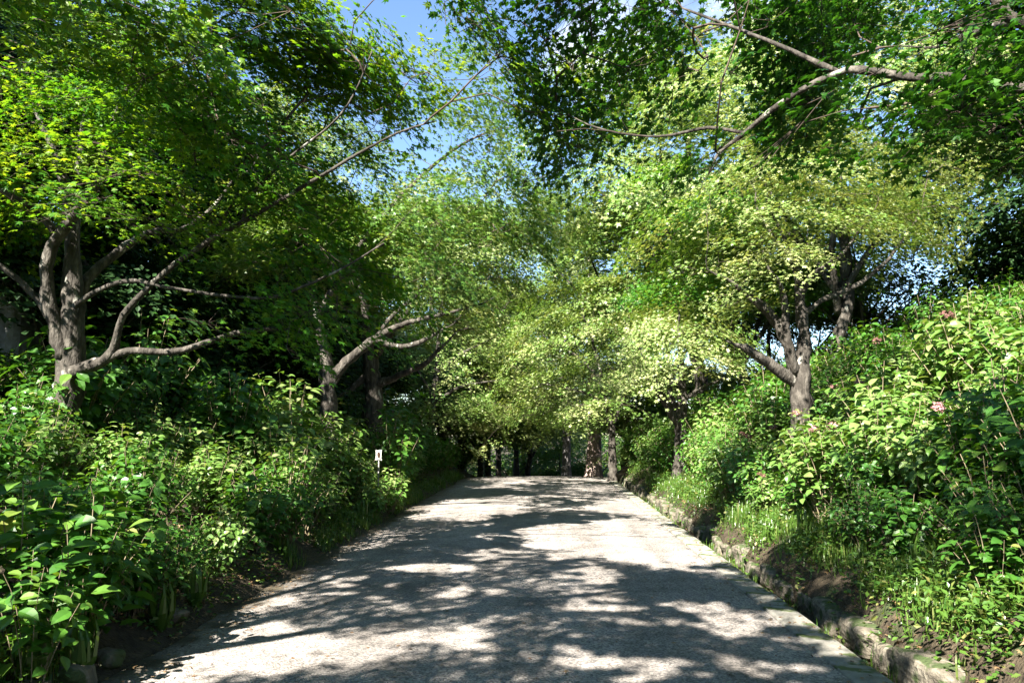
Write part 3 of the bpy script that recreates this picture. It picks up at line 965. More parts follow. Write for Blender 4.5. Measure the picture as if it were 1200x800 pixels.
# -- maple just outside the frame on the right: its limb and shade-darkened leaves hang over the path
make_tree('maple_tree', 'maple reaching in from the upper right with a thick mottled limb and shade-darkened leaves', 'tree', (5.9, 4.6, float(ground_z(5.9, 4.6)) - 0.1), [
    [(5.9, 4.6, 1.5, 0.24), (5.7, 4.7, 2.8, 0.2), (5.2, 5.0, 3.6, 0.17), (4.9, 5.2, 4.6, 0.11), (4.7, 5.4, 6.0, 0.06)],
    [(5.4, 4.9, 3.3, 0.12), (4.5, 5.6, 4.0, 0.075)] + px_line((1200, 104, 6.0, 0.056), (1110, 92, 6.1, 0.048), (1060, 90, 6.2, 0.043), (1010, 82, 6.3, 0.038), (975, 88, 6.4, 0.031), (920, 118, 6.6, 0.030), (870, 158, 6.9, 0.024), (842, 180, 7.0, 0.016), (830, 205, 7.1, 0.008)),
    px_line((872, 156, 6.9, 0.02), (830, 150, 7.2, 0.018), (770, 160, 7.6, 0.014), (700, 150, 8.1, 0.01), (640, 120, 8.5, 0.006)),
    px_line((985, 86, 6.4, 0.03), (940, 65, 6.5, 0.024), (880, 40, 6.8, 0.018), (800, 10, 7.2, 0.01)),
    [(5.1, 5.1, 4.0, 0.10), (4.3, 5.6, 4.7, 0.075)] + px_line((1200, 28, 5.9, 0.055), (1165, -5, 5.9, 0.05), (1100, -60, 6.0, 0.035), (980, -140, 6.1, 0.02)),
    [(5.0, 5.2, 4.4, 0.08), (4.6, 6.6, 5.2, 0.05), (4.2, 8.0, 5.6, 0.03)]],
    [(2.6, 6.6, 6.0, 3.3, 2.4, 1.3, 300), (1.7, 6.9, 4.95, 1.5, 1.3, 0.55, 60), (0.9, 6.9, 5.6, 1.5, 1.5, 0.7, 75), (3.4, 6.9, 5.1, 1.2, 1.2, 0.5, 36), (4.2, 6.2, 6.0, 2.2, 2.0, 1.2, 70), (-0.3, 7.2, 6.3, 2.2, 1.3, 0.5, 40), (1.6, 8.3, 5.7, 1.9, 1.0, 1.0, 120), (0.7, 8.6, 4.9, 1.3, 0.8, 0.6, 26), (3.5, 8.7, 5.7, 1.6, 0.9, 0.9, 90), (1.9, 8.4, 4.1, 0.6, 0.5, 0.35, 16), (1.5, 7.2, 4.1, 0.35, 0.4, 0.5, 9), (2.0, 7.0, 4.4, 0.8, 0.6, 0.4, 18)],
    extra=pads(10, [(1120, 112, 5.7), (1060, 62, 5.8), (1000, 112, 6.0), (940, 62, 6.2), (1150, 52, 5.6), (900, 108, 6.4), (1085, 145, 5.8), (965, 142, 6.2), (1180, 140, 5.6), (860, 190, 6.7), (820, 150, 7.0), (760, 130, 7.4)], w=0.30, n=5),
    per=150, radius=0.52, size=0.085, leaf='maple_shaded', seed=23, prune=PR, tint=0.42)

# -- two smaller maples further along the left bank
b2 = at(385, 500, 15.0)
b2[2] = float(ground_z(b2[0], b2[1])) - 0.15
make_tree('maple_tree', 'slender maple on the left bank with sunlit limbs bending out towards the path', 'tree', b2, [
    [(*b2, 0.19)] + px_line((385, 480, 15, 0.17), (383, 440, 15, 0.16), (381, 412, 15, 0.13), (372, 370, 15.1, 0.09), (360, 320, 15.2, 0.05)),
    px_line((386, 450, 15, 0.13), (400, 430, 14.9, 0.11), (420, 412, 14.8, 0.10), (440, 396, 14.7, 0.085), (472, 380, 14.6, 0.06), (520, 368, 14.4, 0.04), (556, 358, 14.2, 0.02)),
    px_line((438, 397, 14.7, 0.07), (470, 406, 14.6, 0.055), (498, 398, 14.5, 0.045), (520, 385, 14.4, 0.02)),
    px_line((372, 370, 15.1, 0.08), (420, 290, 15, 0.06), (480, 220, 15, 0.045), (540, 170, 15, 0.03), (590, 150, 15.2, 0.015)),
    px_line((440, 396, 14.7, 0.05), (460, 370, 14.8, 0.045), (490, 345, 14.9, 0.03), (520, 320, 15, 0.015))],
    [(-3.6, 15.0, 5.4, 2.6, 2.4, 1.2, 190), (-2.6, 14.5, 4.3, 1.5, 1.4, 0.6, 45), (-5.5, 15.5, 5.2, 2.6, 2.0, 1.5, 90), (-1.6, 15.0, 5.6, 1.8, 2.0, 0.9, 55)],
    extra=pads(13, [(500, 112, 15), (540, 142, 14.8), (580, 122, 15), (612, 172, 15.2), (560, 192, 14.6), (520, 222, 14.8), (470, 232, 15), (600, 232, 15), (632, 202, 15.4), (482, 182, 15.4), (640, 142, 15.5), (560, 246, 15.2), (450, 172, 15), (590, 60, 15.4), (545, 85, 15.2)], w=0.55, n=7),
    per=110, radius=0.62, size=0.105, template=T_STAR, leaf='maple_yellow', seed=24, prune=PR, tint=0.6, twiglets=False)
b3 = at(437, 495, 18.5)
b3[2] = float(ground_z(b3[0], b3[1])) - 0.15
make_tree('maple_tree', 'gnarled maple with a stout pale trunk behind the slender one on the left bank', 'tree', b3, [
    [(*b3, 0.27)] + px_line((437, 476, 18.5, 0.24), (437, 445, 18.5, 0.22), (432, 415, 18.5, 0.17), (428, 370, 18.6, 0.1), (420, 320, 18.7, 0.05)),
    px_line((440, 450, 18.5, 0.14), (462, 442, 18.3, 0.09), (498, 426, 18, 0.07), (512, 412, 17.9, 0.05), (525, 400, 17.8, 0.03)),
    px_line((430, 440, 18.5, 0.12), (412, 455, 18.4, 0.08), (400, 462, 18.3, 0.05)),
    px_line((434, 425, 18.5, 0.13), (455, 395, 18.4, 0.09), (480, 360, 18.4, 0.06), (500, 310, 18.5, 0.03))],
    [(-3.6, 18.6, 6.0, 3.0, 2.6, 1.6, 200), (-2.4, 18.2, 4.2, 1.6, 1.6, 0.7, 45), (-1.6, 19.0, 6.6, 2.2, 2.2, 1.2, 70)],
    per=100, radius=0.68, size=0.115, template=T_STAR, leaf='maple_pale', seed=25, prune=PR, tint=0.5, twiglets=False)

# -- the pale maple standing among the hydrangeas on the right slope
b4 = at(930, 560, 13.0)
b4[2] = float(ground_z(b4[0], b4[1])) - 0.15
make_tree('maple_tree', 'pale leaved maple with many curved stems standing on the right slope', 'tree', b4, [
    [(*b4, 0.20)] + px_line((932, 540, 13, 0.175), (938, 480, 13, 0.18), (938, 440, 13, 0.16), (943, 400, 13, 0.12), (938, 365, 13, 0.10), (936, 330, 13, 0.07), (928, 300, 13, 0.05), (912, 265, 13, 0.03)),
    px_line((936, 450, 13, 0.13), (915, 436, 12.9, 0.11), (893, 420, 12.8, 0.09), (874, 408, 12.7, 0.07), (860, 403, 12.65, 0.03), (850, 399, 12.6, 0.010)),
    px_line((934, 445, 13, 0.12), (922, 405, 12.9, 0.105), (908, 375, 12.9, 0.10), (890, 355, 12.8, 0.08), (872, 342, 12.8, 0.05), (850, 325, 12.7, 0.025)),
    px_line((932, 440, 12.95, 0.08), (926, 410, 12.85, 0.075), (921, 385, 12.8, 0.075), (919, 350, 12.8, 0.06), (912, 330, 12.8, 0.04)),
    px_line((942, 370, 13, 0.06), (962, 352, 13, 0.05), (1000, 336, 13.1, 0.046), (1035, 310, 13.2, 0.036), (1055, 285, 13.3, 0.026), (1080, 250, 13.4, 0.012)),
    px_line((938, 345, 13, 0.075), (950, 325, 12.9, 0.065), (975, 308, 12.8, 0.05), (992, 292, 12.8, 0.03), (1010, 265, 12.8, 0.015)),
    px_line((934, 320, 13, 0.055), (922, 298, 13, 0.05), (905, 275, 13.1, 0.04), (885, 240, 13.2, 0.02))],
    [(4.3, 13.8, 5.8, 2.1, 1.3, 0.9, 30)], extra=pads(5, [(865, 205, 12.4), (925, 190, 12.2), (985, 200, 12.3), (1045, 215, 12.6), (1095, 240, 13.0), (900, 245, 12.0), (962, 250, 12.1), (1015, 262, 12.4), (905, 322, 12.1), (935, 295, 12.3), (850, 255, 12.6), (840, 305, 12.5), (885, 285, 12.6), (1000, 165, 13.2), (940, 150, 13.2), (880, 165, 13.4), (1065, 180, 13.6), (1050, 262, 13.6), (870, 345, 12.6), (1000, 230, 13.8), (930, 225, 13.8), (815, 275, 13.2), (1120, 205, 13.9), (1090, 290, 13.6)], w=0.34, n=6),
    per=135, radius=0.40, size=0.072, template=T_STAR, leaf='maple_pale', seed=26, prune=dict(crowns=False), tint=0.72, twiglets=False)

# -- the low maple with a spreading pale crown further up on the right
b5 = at(797, 505, 20.0)
b5[2] = float(ground_z(b5[0], b5[1])) - 0.15
make_tree('maple_tree', 'low maple with leaning stems and a flat pale crown right of the path', 'tree', b5, [
    [(*b5, 0.2)] + px_line((798, 490, 20, 0.17), (800, 455, 20, 0.12), (798, 420, 20, 0.08), (795, 385, 20, 0.04)),
    px_line((795, 497, 20, 0.13), (782, 475, 19.9, 0.11), (768, 450, 19.8, 0.09), (758, 425, 19.8, 0.05), (745, 400, 19.7, 0.02)),
    px_line((796, 490, 20.1, 0.1), (785, 460, 20.2, 0.09), (790, 430, 20.3, 0.06), (815, 400, 20.4, 0.03)),
    px_line((800, 470, 20, 0.07), (820, 455, 19.9, 0.05), (845, 445, 19.8, 0.025))],
    [(3.3, 20.6, 4.2, 1.8, 1.2, 0.6, 40)], extra=pads(6, [(790, 372, 19.2), (755, 392, 19.0), (830, 388, 19.2), (735, 415, 19.2), (805, 412, 18.8), (770, 432, 18.9), (848, 425, 19.4), (715, 440, 19.6), (780, 400, 20.4), (825, 360, 20.4), (740, 375, 20.4), (860, 400, 20.6)], w=0.55, n=9),
    per=110, radius=0.5, size=0.085, template=T_STAR, leaf='maple_pale', seed=27, prune=dict(crowns=False), tint=0.65, twiglets=False)

# -- two maples whose low layered boughs meet over the crest
b6 = at(717, 520, 26.0)
b6[2] = float(ground_z(b6[0], b6[1])) - 0.15
make_tree('maple_tree', 'pale maple with thin leaning stems at the right path edge near the crest', 'tree', b6, [
    [(*b6, 0.15)] + px_line((717, 505, 26, 0.13), (713, 480, 26, 0.12), (706, 455, 26, 0.10), (700, 420, 26, 0.07), (690, 385, 26, 0.04)),
    px_line((716, 500, 26, 0.10), (728, 475, 26.1, 0.09), (735, 450, 26.2, 0.07), (745, 415, 26.3, 0.04)),
    px_line((712, 478, 26, 0.06), (690, 462, 26, 0.05), (665, 455, 26, 0.035), (640, 450, 26.2, 0.02)),
    px_line((704, 445, 26, 0.07), (680, 420, 26, 0.05), (650, 402, 26.2, 0.03))],
    [(2.4, 26.6, 5.6, 2.6, 1.6, 1.2, 90)], extra=pads(7, [(640, 402, 25.6), (690, 418, 25.4), (730, 442, 25.5), (668, 448, 25.6), (622, 438, 26), (760, 412, 25.4), (702, 382, 25.6), (652, 368, 26), (718, 468, 25.3), (610, 468, 26.4), (675, 478, 26), (742, 372, 26), (615, 398, 26.4), (700, 345, 26.2), (650, 335, 26.4), (765, 450, 25.8), (635, 472, 26.2), (690, 455, 26.4)], w=0.62, n=9),
    per=120, radius=0.5, size=0.105, template=T_STAR, leaf='maple_pale', seed=28, prune=dict(crowns=False), tint=0.55, twiglets=False)
b7 = at(505, 520, 27.0)
b7[2] = float(ground_z(b7[0], b7[1])) - 0.15
make_tree('maple_tree', 'layered maple on the left near the crest with long level boughs', 'tree', b7, [
    [(*b7, 0.17)] + px_line((505, 505, 27, 0.15), (508, 470, 27, 0.13), (512, 430, 27, 0.10), (515, 385, 27, 0.06), (520, 340, 27, 0.03)),
    px_line((507, 475, 27, 0.08), (535, 455, 27, 0.06), (565, 448, 27.2, 0.04), (600, 445, 27.5, 0.02)),
    px_line((511, 440, 27, 0.08), (540, 415, 27, 0.06), (580, 395, 27.3, 0.03)),
    px_line((508, 465, 27, 0.07), (490, 435, 26.9, 0.05), (470, 410, 26.8, 0.03))],
    [(-3.4, 27.6, 5.6, 2.4, 1.6, 1.4, 90)], extra=pads(8, [(540, 402, 26.5), (580, 432, 27), (520, 452, 26), (560, 468, 27.2), (600, 408, 27.6), (498, 422, 26), (545, 362, 26.6), (590, 372, 27.4), (612, 478, 28.6), (575, 496, 28.8), (532, 488, 27), (475, 445, 26), (490, 385, 26.4), (560, 340, 27), (620, 440, 28), (520, 330, 27), (500, 475, 26.4), (595, 455, 28)], w=0.62, n=9),
    per=120, radius=0.5, size=0.105, template=T_STAR, leaf='maple_pale', seed=29, prune=dict(crowns=False), tint=0.6, twiglets=False)

# -- kinds of tree that stand further back: one of each is built, then copied
PROTO = {}


def generic_tree(key, H, spread, leaf, bark, seed, n, per, radius, size, tint, template=T_STAR, low=0.30, trunk_h=0.28, tr=0.16, flat=0.36):
    rng = np.random.default_rng(seed)
    t = H * trunk_h
    trunk = [(0, 0, -0.3, tr * 1.15), (0.04, 0.02, t * 0.5, tr), (rng.normal(0, 0.12), rng.normal(0, 0.12), t, tr * 0.85), (rng.normal(0, 0.2), rng.normal(0, 0.2), H * 0.6, tr * 0.45), (rng.normal(0, 0.3), rng.normal(0, 0.3), H * 0.85, tr * 0.15)]
    lines = [trunk]
    for k in range(5):
        a = k * 1.257 + rng.uniform(-0.4, 0.4)
        z0 = t * rng.uniform(0.7, 1.05)
        q = spread * rng.uniform(0.55, 0.8)
        lines.append([(0, 0, z0, tr * 0.55), (q * 0.35 * math.cos(a), q * 0.35 * math.sin(a), z0 + H * 0.13, tr * 0.42), (q * 0.7 * math.cos(a + 0.2), q * 0.7 * math.sin(a + 0.2), z0 + H * 0.24, tr * 0.26), (q * math.cos(a + 0.3), q * math.sin(a + 0.3), z0 + H * 0.33, tr * 0.1)])
    vols = [(0, 0, H * 0.66, spread, spread, H * flat * 0.85, int(n * 0.6)), (0, 0, H * (low + 0.12), spread * 0.95, spread * 0.95, H * 0.14, int(n * 0.4))]
    r = make_tree('proto', 'proto', 'tree', (0, 0, 0), lines, vols, per=per, radius=radius, size=size, template=template, leaf=leaf, bark=bark, tint=tint, seed=seed, sides=8, twiglets=False, min_twig=0.006)
    PROTO[key] = r


def conifer(key, H, spread, seed, bark, z_low, tr=0.3, leaf='cedar', n_whorl=20):
    rng = np.random.default_rng(seed)
    root = root_empty('proto', (0, 0, 0), 'proto', 'tree')
    b = MB()
    zs = np.linspace(-0.5, H, 24)
    b.tube(np.column_stack([0.05 * np.sin(zs * 0.4), 0.04 * np.cos(zs * 0.3), zs]), np.maximum(tr * (1 - zs / H * 0.93) * (1 + 0.3 * np.clip(1 - zs / 0.8, 0, 1)), 0.02), 12, rough=0.04, rng=rng)
    link_obj('trunk', b.mesh('trunk', M[bark]), root)
    tw = MB()
    C, ax = [], []
    for w in range(n_whorl):
        z = z_low + (H - z_low) * (w / n_whorl) ** 0.9
        L = spread * (1 - ((z - z_low) / (H - z_low)) ** 1.3 * 0.9) * rng.uniform(0.8, 1.1)
        for k in range(5):
            a = rng.uniform(0, 6.28)
            e = np.array([math.cos(a) * L, math.sin(a) * L, -0.12 * L + rng.normal(0, 0.15)])
            p0 = np.array([0, 0, z])
            tw.tube([p0, p0 + e * 0.5 + (0, 0, 0.1 * L), p0 + e], [0.03, 0.02, 0.006], 4, cap=False)
            for f in np.linspace(0.3, 1.0, max(3, int(L / 0.45))):
                C.append(p0 + e * f + np.array([0, 0, 0.1 * L * 4 * f * (1 - f) * 0.5]) + rng.normal(0, 0.12, 3))
    C = np.array(C)
    P, LN, LD, S, tn, idx = spray_leaves(rng, C, (0, 0), 46, 0.5, 0.17, 0.5, 0.10, 0.35)
    link_obj('crown', leaf_mesh('crown', P, LN, LD, S, tn, T_NEEDLE, M[leaf], wood=tw, wood_mat=M['dark_bark']), root)
    PROTO[key] = root


generic_tree('maple_wide', 7.0, 3.3, 'maple_pale', 'bark', 61, 380, 90, 0.58, 0.115, 0.5)
generic_tree('maple_tall', 10.5, 3.9, 'maple_pale', 'bark', 62, 470, 90, 0.66, 0.13, 0.55, trunk_h=0.25, flat=0.44)
generic_tree('maple_green', 8.5, 3.4, 'maple', 'bark', 63, 330, 85, 0.64, 0.125, 0.6)
generic_tree('evergreen', 10.0, 3.2, 'evergreen', 'dark_bark', 64, 560, 85, 0.66, 0.16, 0.4, template=T_RHOMB, low=0.10, trunk_h=0.15, flat=0.42)
generic_tree('evergreen_bush', 4.6, 2.3, 'evergreen', 'dark_bark', 65, 220, 80, 0.5, 0.13, 0.45, template=T_RHOMB, low=0.06, trunk_h=0.12, flat=0.42)
generic_tree('young_maple', 4.2, 2.3, 'maple_yellow', 'bark', 67, 200, 80, 0.5, 0.11, 0.5, low=0.08, trunk_h=0.14, flat=0.42, tr=0.08)
generic_tree('thin', 5.2, 2.2, 'cedar', 'dark_bark', 66, 90, 60, 0.55, 0.12, 0.3, template=T_RHOMB, low=0.42, trunk_h=0.2, tr=0.09)
conifer('cedar_pink', 12, 2.6, 71, 'pink_bark', 3.4, tr=0.36)
conifer('cedar_grey', 12, 2.3, 72, 'grey_bark', 3.9, tr=0.22)
conifer('cedar_dark', 13, 2.6, 73, 'dark_bark', 3.8, tr=0.19)
_used = set()
KIND_NAME = {'maple_wide': 'maple_tree', 'maple_tall': 'maple_tree', 'maple_green': 'maple_tree', 'evergreen': 'evergreen_tree', 'evergreen_bush': 'evergreen_tree', 'thin': 'pine_tree', 'young_maple': 'maple_tree',
             'cedar_pink': 'cedar_tree', 'cedar_grey': 'cedar_tree', 'cedar_dark': 'cedar_tree'}


def place(key, x, y, rz, sc, label, group=None, name=None, sz=None, dz=0.0, tilt=0.0):
    p = PROTO[key]
    if key in _used:
        o = p.copy()
        COL.objects.link(o)
        for c in p.children:
            d = c.copy()
            COL.objects.link(d)
            d.parent = o
    else:
        o = p
        _used.add(key)
    o.name = name or KIND_NAME[key]
    o.location = (x, y, float(ground_z(x, y)) - 0.1 + dz)
    o.rotation_euler = (tilt, 0, rz)
    o.scale = (sc, sc, sc * (sz or 1))
    for k_ in ('group',):
        if k_ in o:
            del o[k_]
    tag(o, label, 'tree', group)
    return o


G_FAR = 'maples lining the path beyond the near trees'
for key, x, y, rz, sc, sz, lab in (
        ('maple_tall', -9.0, 25.0, 0.3, 1.0, 0.9, 'tall yellowish maple leaning over the path behind the gnarled maple'),
        ('maple_tall', -10.5, 29.5, 2.2, 1.15, 1.05, 'tall maple back from the path on the left near the crest'),
        ('maple_wide', -4.6, 34.0, 3.0, 1.0, 0.95, 'low layered maple left of the path just beyond the crest'),
        ('maple_green', 5.6, 22.8, 0.9, 1.0, 1.0, 'green maple behind the low pale maple on the right slope'),
        ('maple_tall', 5.2, 27.5, 5.0, 1.5, 1.08, 'tallest yellowish maple on the right above the crest'),
        ('maple_wide', 4.8, 34.0, 0.4, 1.1, 1.0, 'rounded pale maple right of the pinkish cedar trunk'),
        ('maple_green', -2.4, 66.0, 2.6, 1.4, 1.15, 'green maple closing the view beyond the crest of the path'),
        ('maple_tall', -6.5, 44.0, 1.2, 1.5, 1.0, 'tall yellowish maple far beyond the crest on the left'),
        ('maple_green', 8.5, 38.0, 4.4, 1.6, 1.1, 'big green maple far back on the right beyond the crest'),
        ('maple_tall', 6.9, 19.0, 2.0, 1.05, 0.95, 'tall maple on the right slope behind the pale many-stemmed one'),
        ('maple_wide', -3.0, 36.0, 0.8, 0.85, 0.85, 'layered maple with low pale boughs left of the dark cedar trunks'),
        ('maple_wide', -0.9, 39.0, 2.8, 0.9, 0.95, 'layered maple with low pale boughs above the dark cedar trunks'),
        ('maple_tall', 1.4, 66.0, 0.8, 1.4, 1.1, 'tall maple whose crown fills the middle above the crest'),
        ('maple_tall', 3.9, 30.5, 3.6, 1.15, 1.08, 'tall pale crowned maple rising over the crest beside the small bushy maple'),
        ('maple_tall', -3.9, 36.5, 4.4, 1.32, 1.0, 'tall maple left of the crest rising over the low layered maple'),
        ('young_maple', -4.6, 37.5, 0.3, 0.9, 0.9, 'young yellow-green maple left of the dark cedar trunks'),
        ('young_maple', -2.0, 47.5, 1.3, 1.1, 1.0, 'young yellow-green maple between the dark cedar trunks'),
        ('young_maple', 0.6, 45.0, 2.9, 1.0, 0.9, 'young yellow-green maple left of the grey cedar trunk'),
        ('young_maple', 2.6, 42.5, 4.0, 1.0, 1.0, 'young yellow-green maple between the grey and pinkish cedar trunks'),
        ('young_maple', 5.4, 39.0, 5.2, 1.1, 1.0, 'young yellow-green maple right of the pinkish cedar trunk'),
        ('maple_wide', 3.1, 32.0, 2.4, 1.0, 0.72, 'low pale maple whose boughs hang over the crest from the right'),
        ('maple_wide', -3.9, 31.0, 4.9, 1.0, 0.80, 'low pale maple whose boughs hang over the crest from the left'),
        ('young_maple', 3.4, 30.5, 5.9, 0.75, 0.8, 'small bushy maple at the right path edge on the crest')):
    place(key, x, y, rz, sc, lab, G_FAR, sz=sz)

for key, x, y, rz, sc, lab in (('maple_green', 6.8, -2.5, 1.0, 1.1, 'unseen maple added on the right bank just behind the viewpoint'), ('maple_green', 6.0, -9.0, 2.0, 1.2, 'unseen maple added on the right bank well behind the viewpoint'),
                               ('maple_green', -7.0, -9.5, 3.0, 1.1, 'unseen maple added on the left bank well behind the viewpoint'), ('maple_green', 0.5, -17.0, 4.0, 1.5, 'unseen maple added across the path far behind the viewpoint')):
    place(key, x, y, rz, sc, lab, 'unseen maples added behind the viewpoint to block sky light')  # unseen trees, added to cut the sky fill from behind the camera
G_EV = 'dark evergreens behind the banks'
pl = ['on the left hillside beside the boulder', 'on the left hillside behind the big forked maple', 'on the left hillside above the low limb', 'on the left hillside behind the slender maple', 'on the left hillside behind the gnarled maple',
      'on the left hillside across from the crest', 'far along the left hillside', 'on the left hillside at the frame edge', 'high on the left hillside behind the boulder', 'high on the left hillside behind the slender maple', 'high on the left hillside towards the crest']
for i, (x, y, sc) in enumerate(((-9.2, 12.8, 0.95), (-8.4, 16.0, 1.0), (-7.6, 19.5, 0.9), (-8.2, 23.5, 1.0), (-7.6, 27.5, 1.0), (-10.5, 34.0, 1.0), (-11.5, 40.0, 1.1), (-11.0, 10.5, 1.0), (-12.5, 14.5, 1.1), (-12.0, 19.5, 1.1), (-11.5, 25.0, 1.1))):
    place('evergreen', x, y, i * 1.3, sc * 0.95, 'dense dark evergreen ' + pl[i], G_EV, sz=0.78)
pl = ['low on the left bank behind the forked trunk', 'low on the left bank under the long limb', 'low on the left bank between the two far maples', 'low on the left bank near the crest', 'low behind the right slope under the far maples', 'low beyond the crest on the right', 'low on the left bank beside the frame edge', 'higher on the left hillside behind the low limb', 'higher on the left hillside behind the slender maple', 'higher on the left hillside behind the gnarled maple', 'on the left where the path tops the crest', 'highest on the left hillside beside the boulder']
for i, (x, y, sc) in enumerate(((-7.6, 12.4, 0.75), (-6.6, 15.2, 0.7), (-6.2, 18.8, 0.75), (-6.0, 24.0, 0.8), (7.4, 27.0, 0.8), (6.6, 37.0, 0.8), (-9.3, 11.2, 0.7), (-10.2, 14.0, 0.9), (-9.0, 17.6, 0.9), (-8.6, 21.5, 0.9), (-7.4, 31.0, 0.9), (-12.0, 12.6, 0.9))):
    place('evergreen_bush', x, y, 0.7 + i * 1.9, sc, 'bushy dark evergreen ' + pl[i], G_EV)
for i, (x, y, sc, lab) in enumerate(((11.4, 15.6, 0.95, 'tall dark evergreen at the right frame edge above the slope'), (13.6, 19.5, 1.15, 'tall dark evergreen on the right ridge beside the sky gap'), (11.6, 13.0, 0.8, 'nearest dark evergreen on the right ridge'),
                                     (14.5, 25.0, 1.1, 'dark evergreen behind the right ridge'))):
    place('evergreen', x, y, 2.0 + i * 1.7, sc, lab, 'dark evergreens on the right ridge')
for i, (x, y, sc, lab) in enumerate(((8.0, 20.5, 0.85, 'thin dark stemmed pine on the ridge right of the pale maple'), (8.9, 23.0, 0.95, 'thin dark stemmed pine on the ridge left of the sky gap'), (7.6, 23.5, 0.9, 'thin dark stemmed pine behind the pale maple on the ridge'))):
    place('thin', x, y, i * 2.1, sc, lab, 'thin pines on the right ridge')

for key, px, Y, sc, lab in (('cedar_pink', 695, 35.0, 1.0, 'cedar with a thick pinkish sunlit trunk beyond the crest'),
                            ('cedar_grey', 664, 37.0, 1.0, 'cedar with a straight grey trunk left of the pinkish one'),
                            ('cedar_dark', 571, 41.0, 1.0, 'leftmost dark cedar trunk beyond the crest'),
                            ('cedar_dark', 585, 45.0, 0.95, 'dark cedar trunk second from the left beyond the crest'),
                            ('cedar_dark', 605, 43.0, 0.9, 'brownish dark cedar trunk near the middle of the crest'),
                            ('cedar_dark', 614, 50.0, 1.05, 'thin far cedar trunk just right of the brownish one'),
                            ('cedar_dark', 540, 50.0, 1.1, 'far cedar behind the layered maples left of the path'),
                            ('cedar_dark', 640, 62.0, 1.1, 'farthest cedar in the middle beyond the crest')):
    p = at(px, 540, Y)
    place(key, p[0], p[1], px * 0.37, sc, lab, 'straight cedars beyond the crest')

# the far wood that closes the view reads as one mass
def far_wood():
    rng = np.random.default_rng(91)
    n = 1300
    x = rng.uniform(-34, 34, n)
    y = rng.uniform(58, 74, n) - np.abs(x) * 0.35
    h = rng.uniform(0, 1, n)
    z = ground_z(x, y) + 0.2 + h ** 1.4 * (8.5 + 3.5 * vnoise(x, y, 5.0))
    sel = (np.abs(x) < 9) | (x < 0)
    C = np.column_stack([x, y, z])[sel]
    x, y = rng.uniform(-16, 14, 620), rng.uniform(47, 60, 620)
    C = np.concatenate([C, np.column_stack([x, y, ground_z(x, y) + rng.uniform(0, 1, 620) ** 1.3 * 3.4])])
    P, LN, LD, S, tn, idx = spray_leaves(rng, C, (0, 66), 50, 1.2, 0.30, 0.45, 0.25, 0.3)
    o = link_obj('far_foliage', leaf_mesh('far_foliage', P, LN, LD, S, tn, T_RHOMB, M['maple_yellow']))
    o['kind'] = 'stuff'
    o['label'] = 'yellow-green wood far beyond the crest reading as one mass'


far_wood()

# ------------------------------------------------------------------ shrubs
SHRUB = {}


def shrub_proto(key, seed, H, rad, n_stem, leaf_len, n_leaf, leaf, openness=0.5, tint=0.45):
    """Stems splaying from one crown of roots, leaves in pairs along their upper parts; the dome is uneven."""
    rng = np.random.default_rng(seed)
    st = MB()
    P, N, D, S, T = [], [], [], [], []
    per = max(4, n_leaf // n_stem)
    for s in range(n_stem):
        a = s * 2.399 + rng.uniform(-0.5, 0.5)
        q = rad * math.sqrt((s + 0.5) / n_stem) * rng.uniform(0.8, 1.1)
        h = H * (1 - 0.45 * (q / rad) ** 2) * rng.uniform(0.78, 1.12)
        e = np.array([math.cos(a) * q, math.sin(a) * q, h])
        m = e * np.array([0.45, 0.45, 0.55]) + rng.normal(0, 0.04, 3)
        b0 = np.array([math.cos(a) * 0.08, math.sin(a) * 0.08, -0.08])
        ts = np.linspace(0, 1, 7)
        line = np.array([(1 - t) ** 2 * b0 + 2 * t * (1 - t) * m + t * t * e for t in ts])
        st.tube(line, np.linspace(0.009, 0.0035, 7), 4, cap=False)
        ct = rng.normal(tint, 0.10)
        npair = per // 2
        for k in range(npair):
            f = 1 - openness * (k / npair) ** 1.1 * rng.uniform(0.85, 1.1)
            f = max(f, 0.18)
            p = (1 - f) ** 2 * b0 + 2 * f * (1 - f) * m + f * f * e
            az = k * 1.571 + rng.uniform(-0.5, 0.5)
            for side in (0, math.pi):
                d = np.array([math.cos(az + side), math.sin(az + side), rng.uniform(-0.15, 0.55) * (f - 0.3)])
                off = rng.uniform(0.02, 0.13) * (1.2 - f * 0.5)
                P.append(p + d * off)
                D.append(d)
                N.append(np.array([-0.35 * d[0] * rng.uniform(-0.5, 1), -0.35 * d[1] * rng.uniform(-0.5, 1), 1.0]) + np.array([e[0], e[1], 0]) * 1.3 + rng.normal(0, 0.22, 3))
                S.append(leaf_len * rng.uniform(0.55, 1.2) * (0.75 + 0.4 * (1 - abs(f - 0.7))))
                T.append(ct + rng.normal(0, 0.17) + 0.15 * (f - 0.6))
    SHRUB[key] = (st.mesh('stems', M['stem']), leaf_mesh('foliage', np.array(P), np.array(N), np.array(D), np.array(S), np.array(T), T_OVATE, M[leaf]), H, rad)


for k in range(4):
    shrub_proto('green%d' % k, 200 + k, 1.05 + 0.12 * k, 0.62 + 0.04 * k, 26, 0.118, 760, 'hydrangea', 0.8, 0.45)
for k in range(3):
    shrub_proto('lime%d' % k, 220 + k, 1.0 + 0.1 * k, 0.62, 24, 0.12, 660, 'hydrangea_sunlit', 0.72, 0.5)
for k in range(2):
    shrub_proto('broad%d' % k, 230 + k, 1.25, 0.55, 12, 0.175, 210, 'hydrangea', 0.72, 0.52)
for k in range(3):
    shrub_proto('fine%d' % k, 240 + k, 0.95, 0.6, 34, 0.075, 1100, 'hydrangea', 0.85, 0.5)


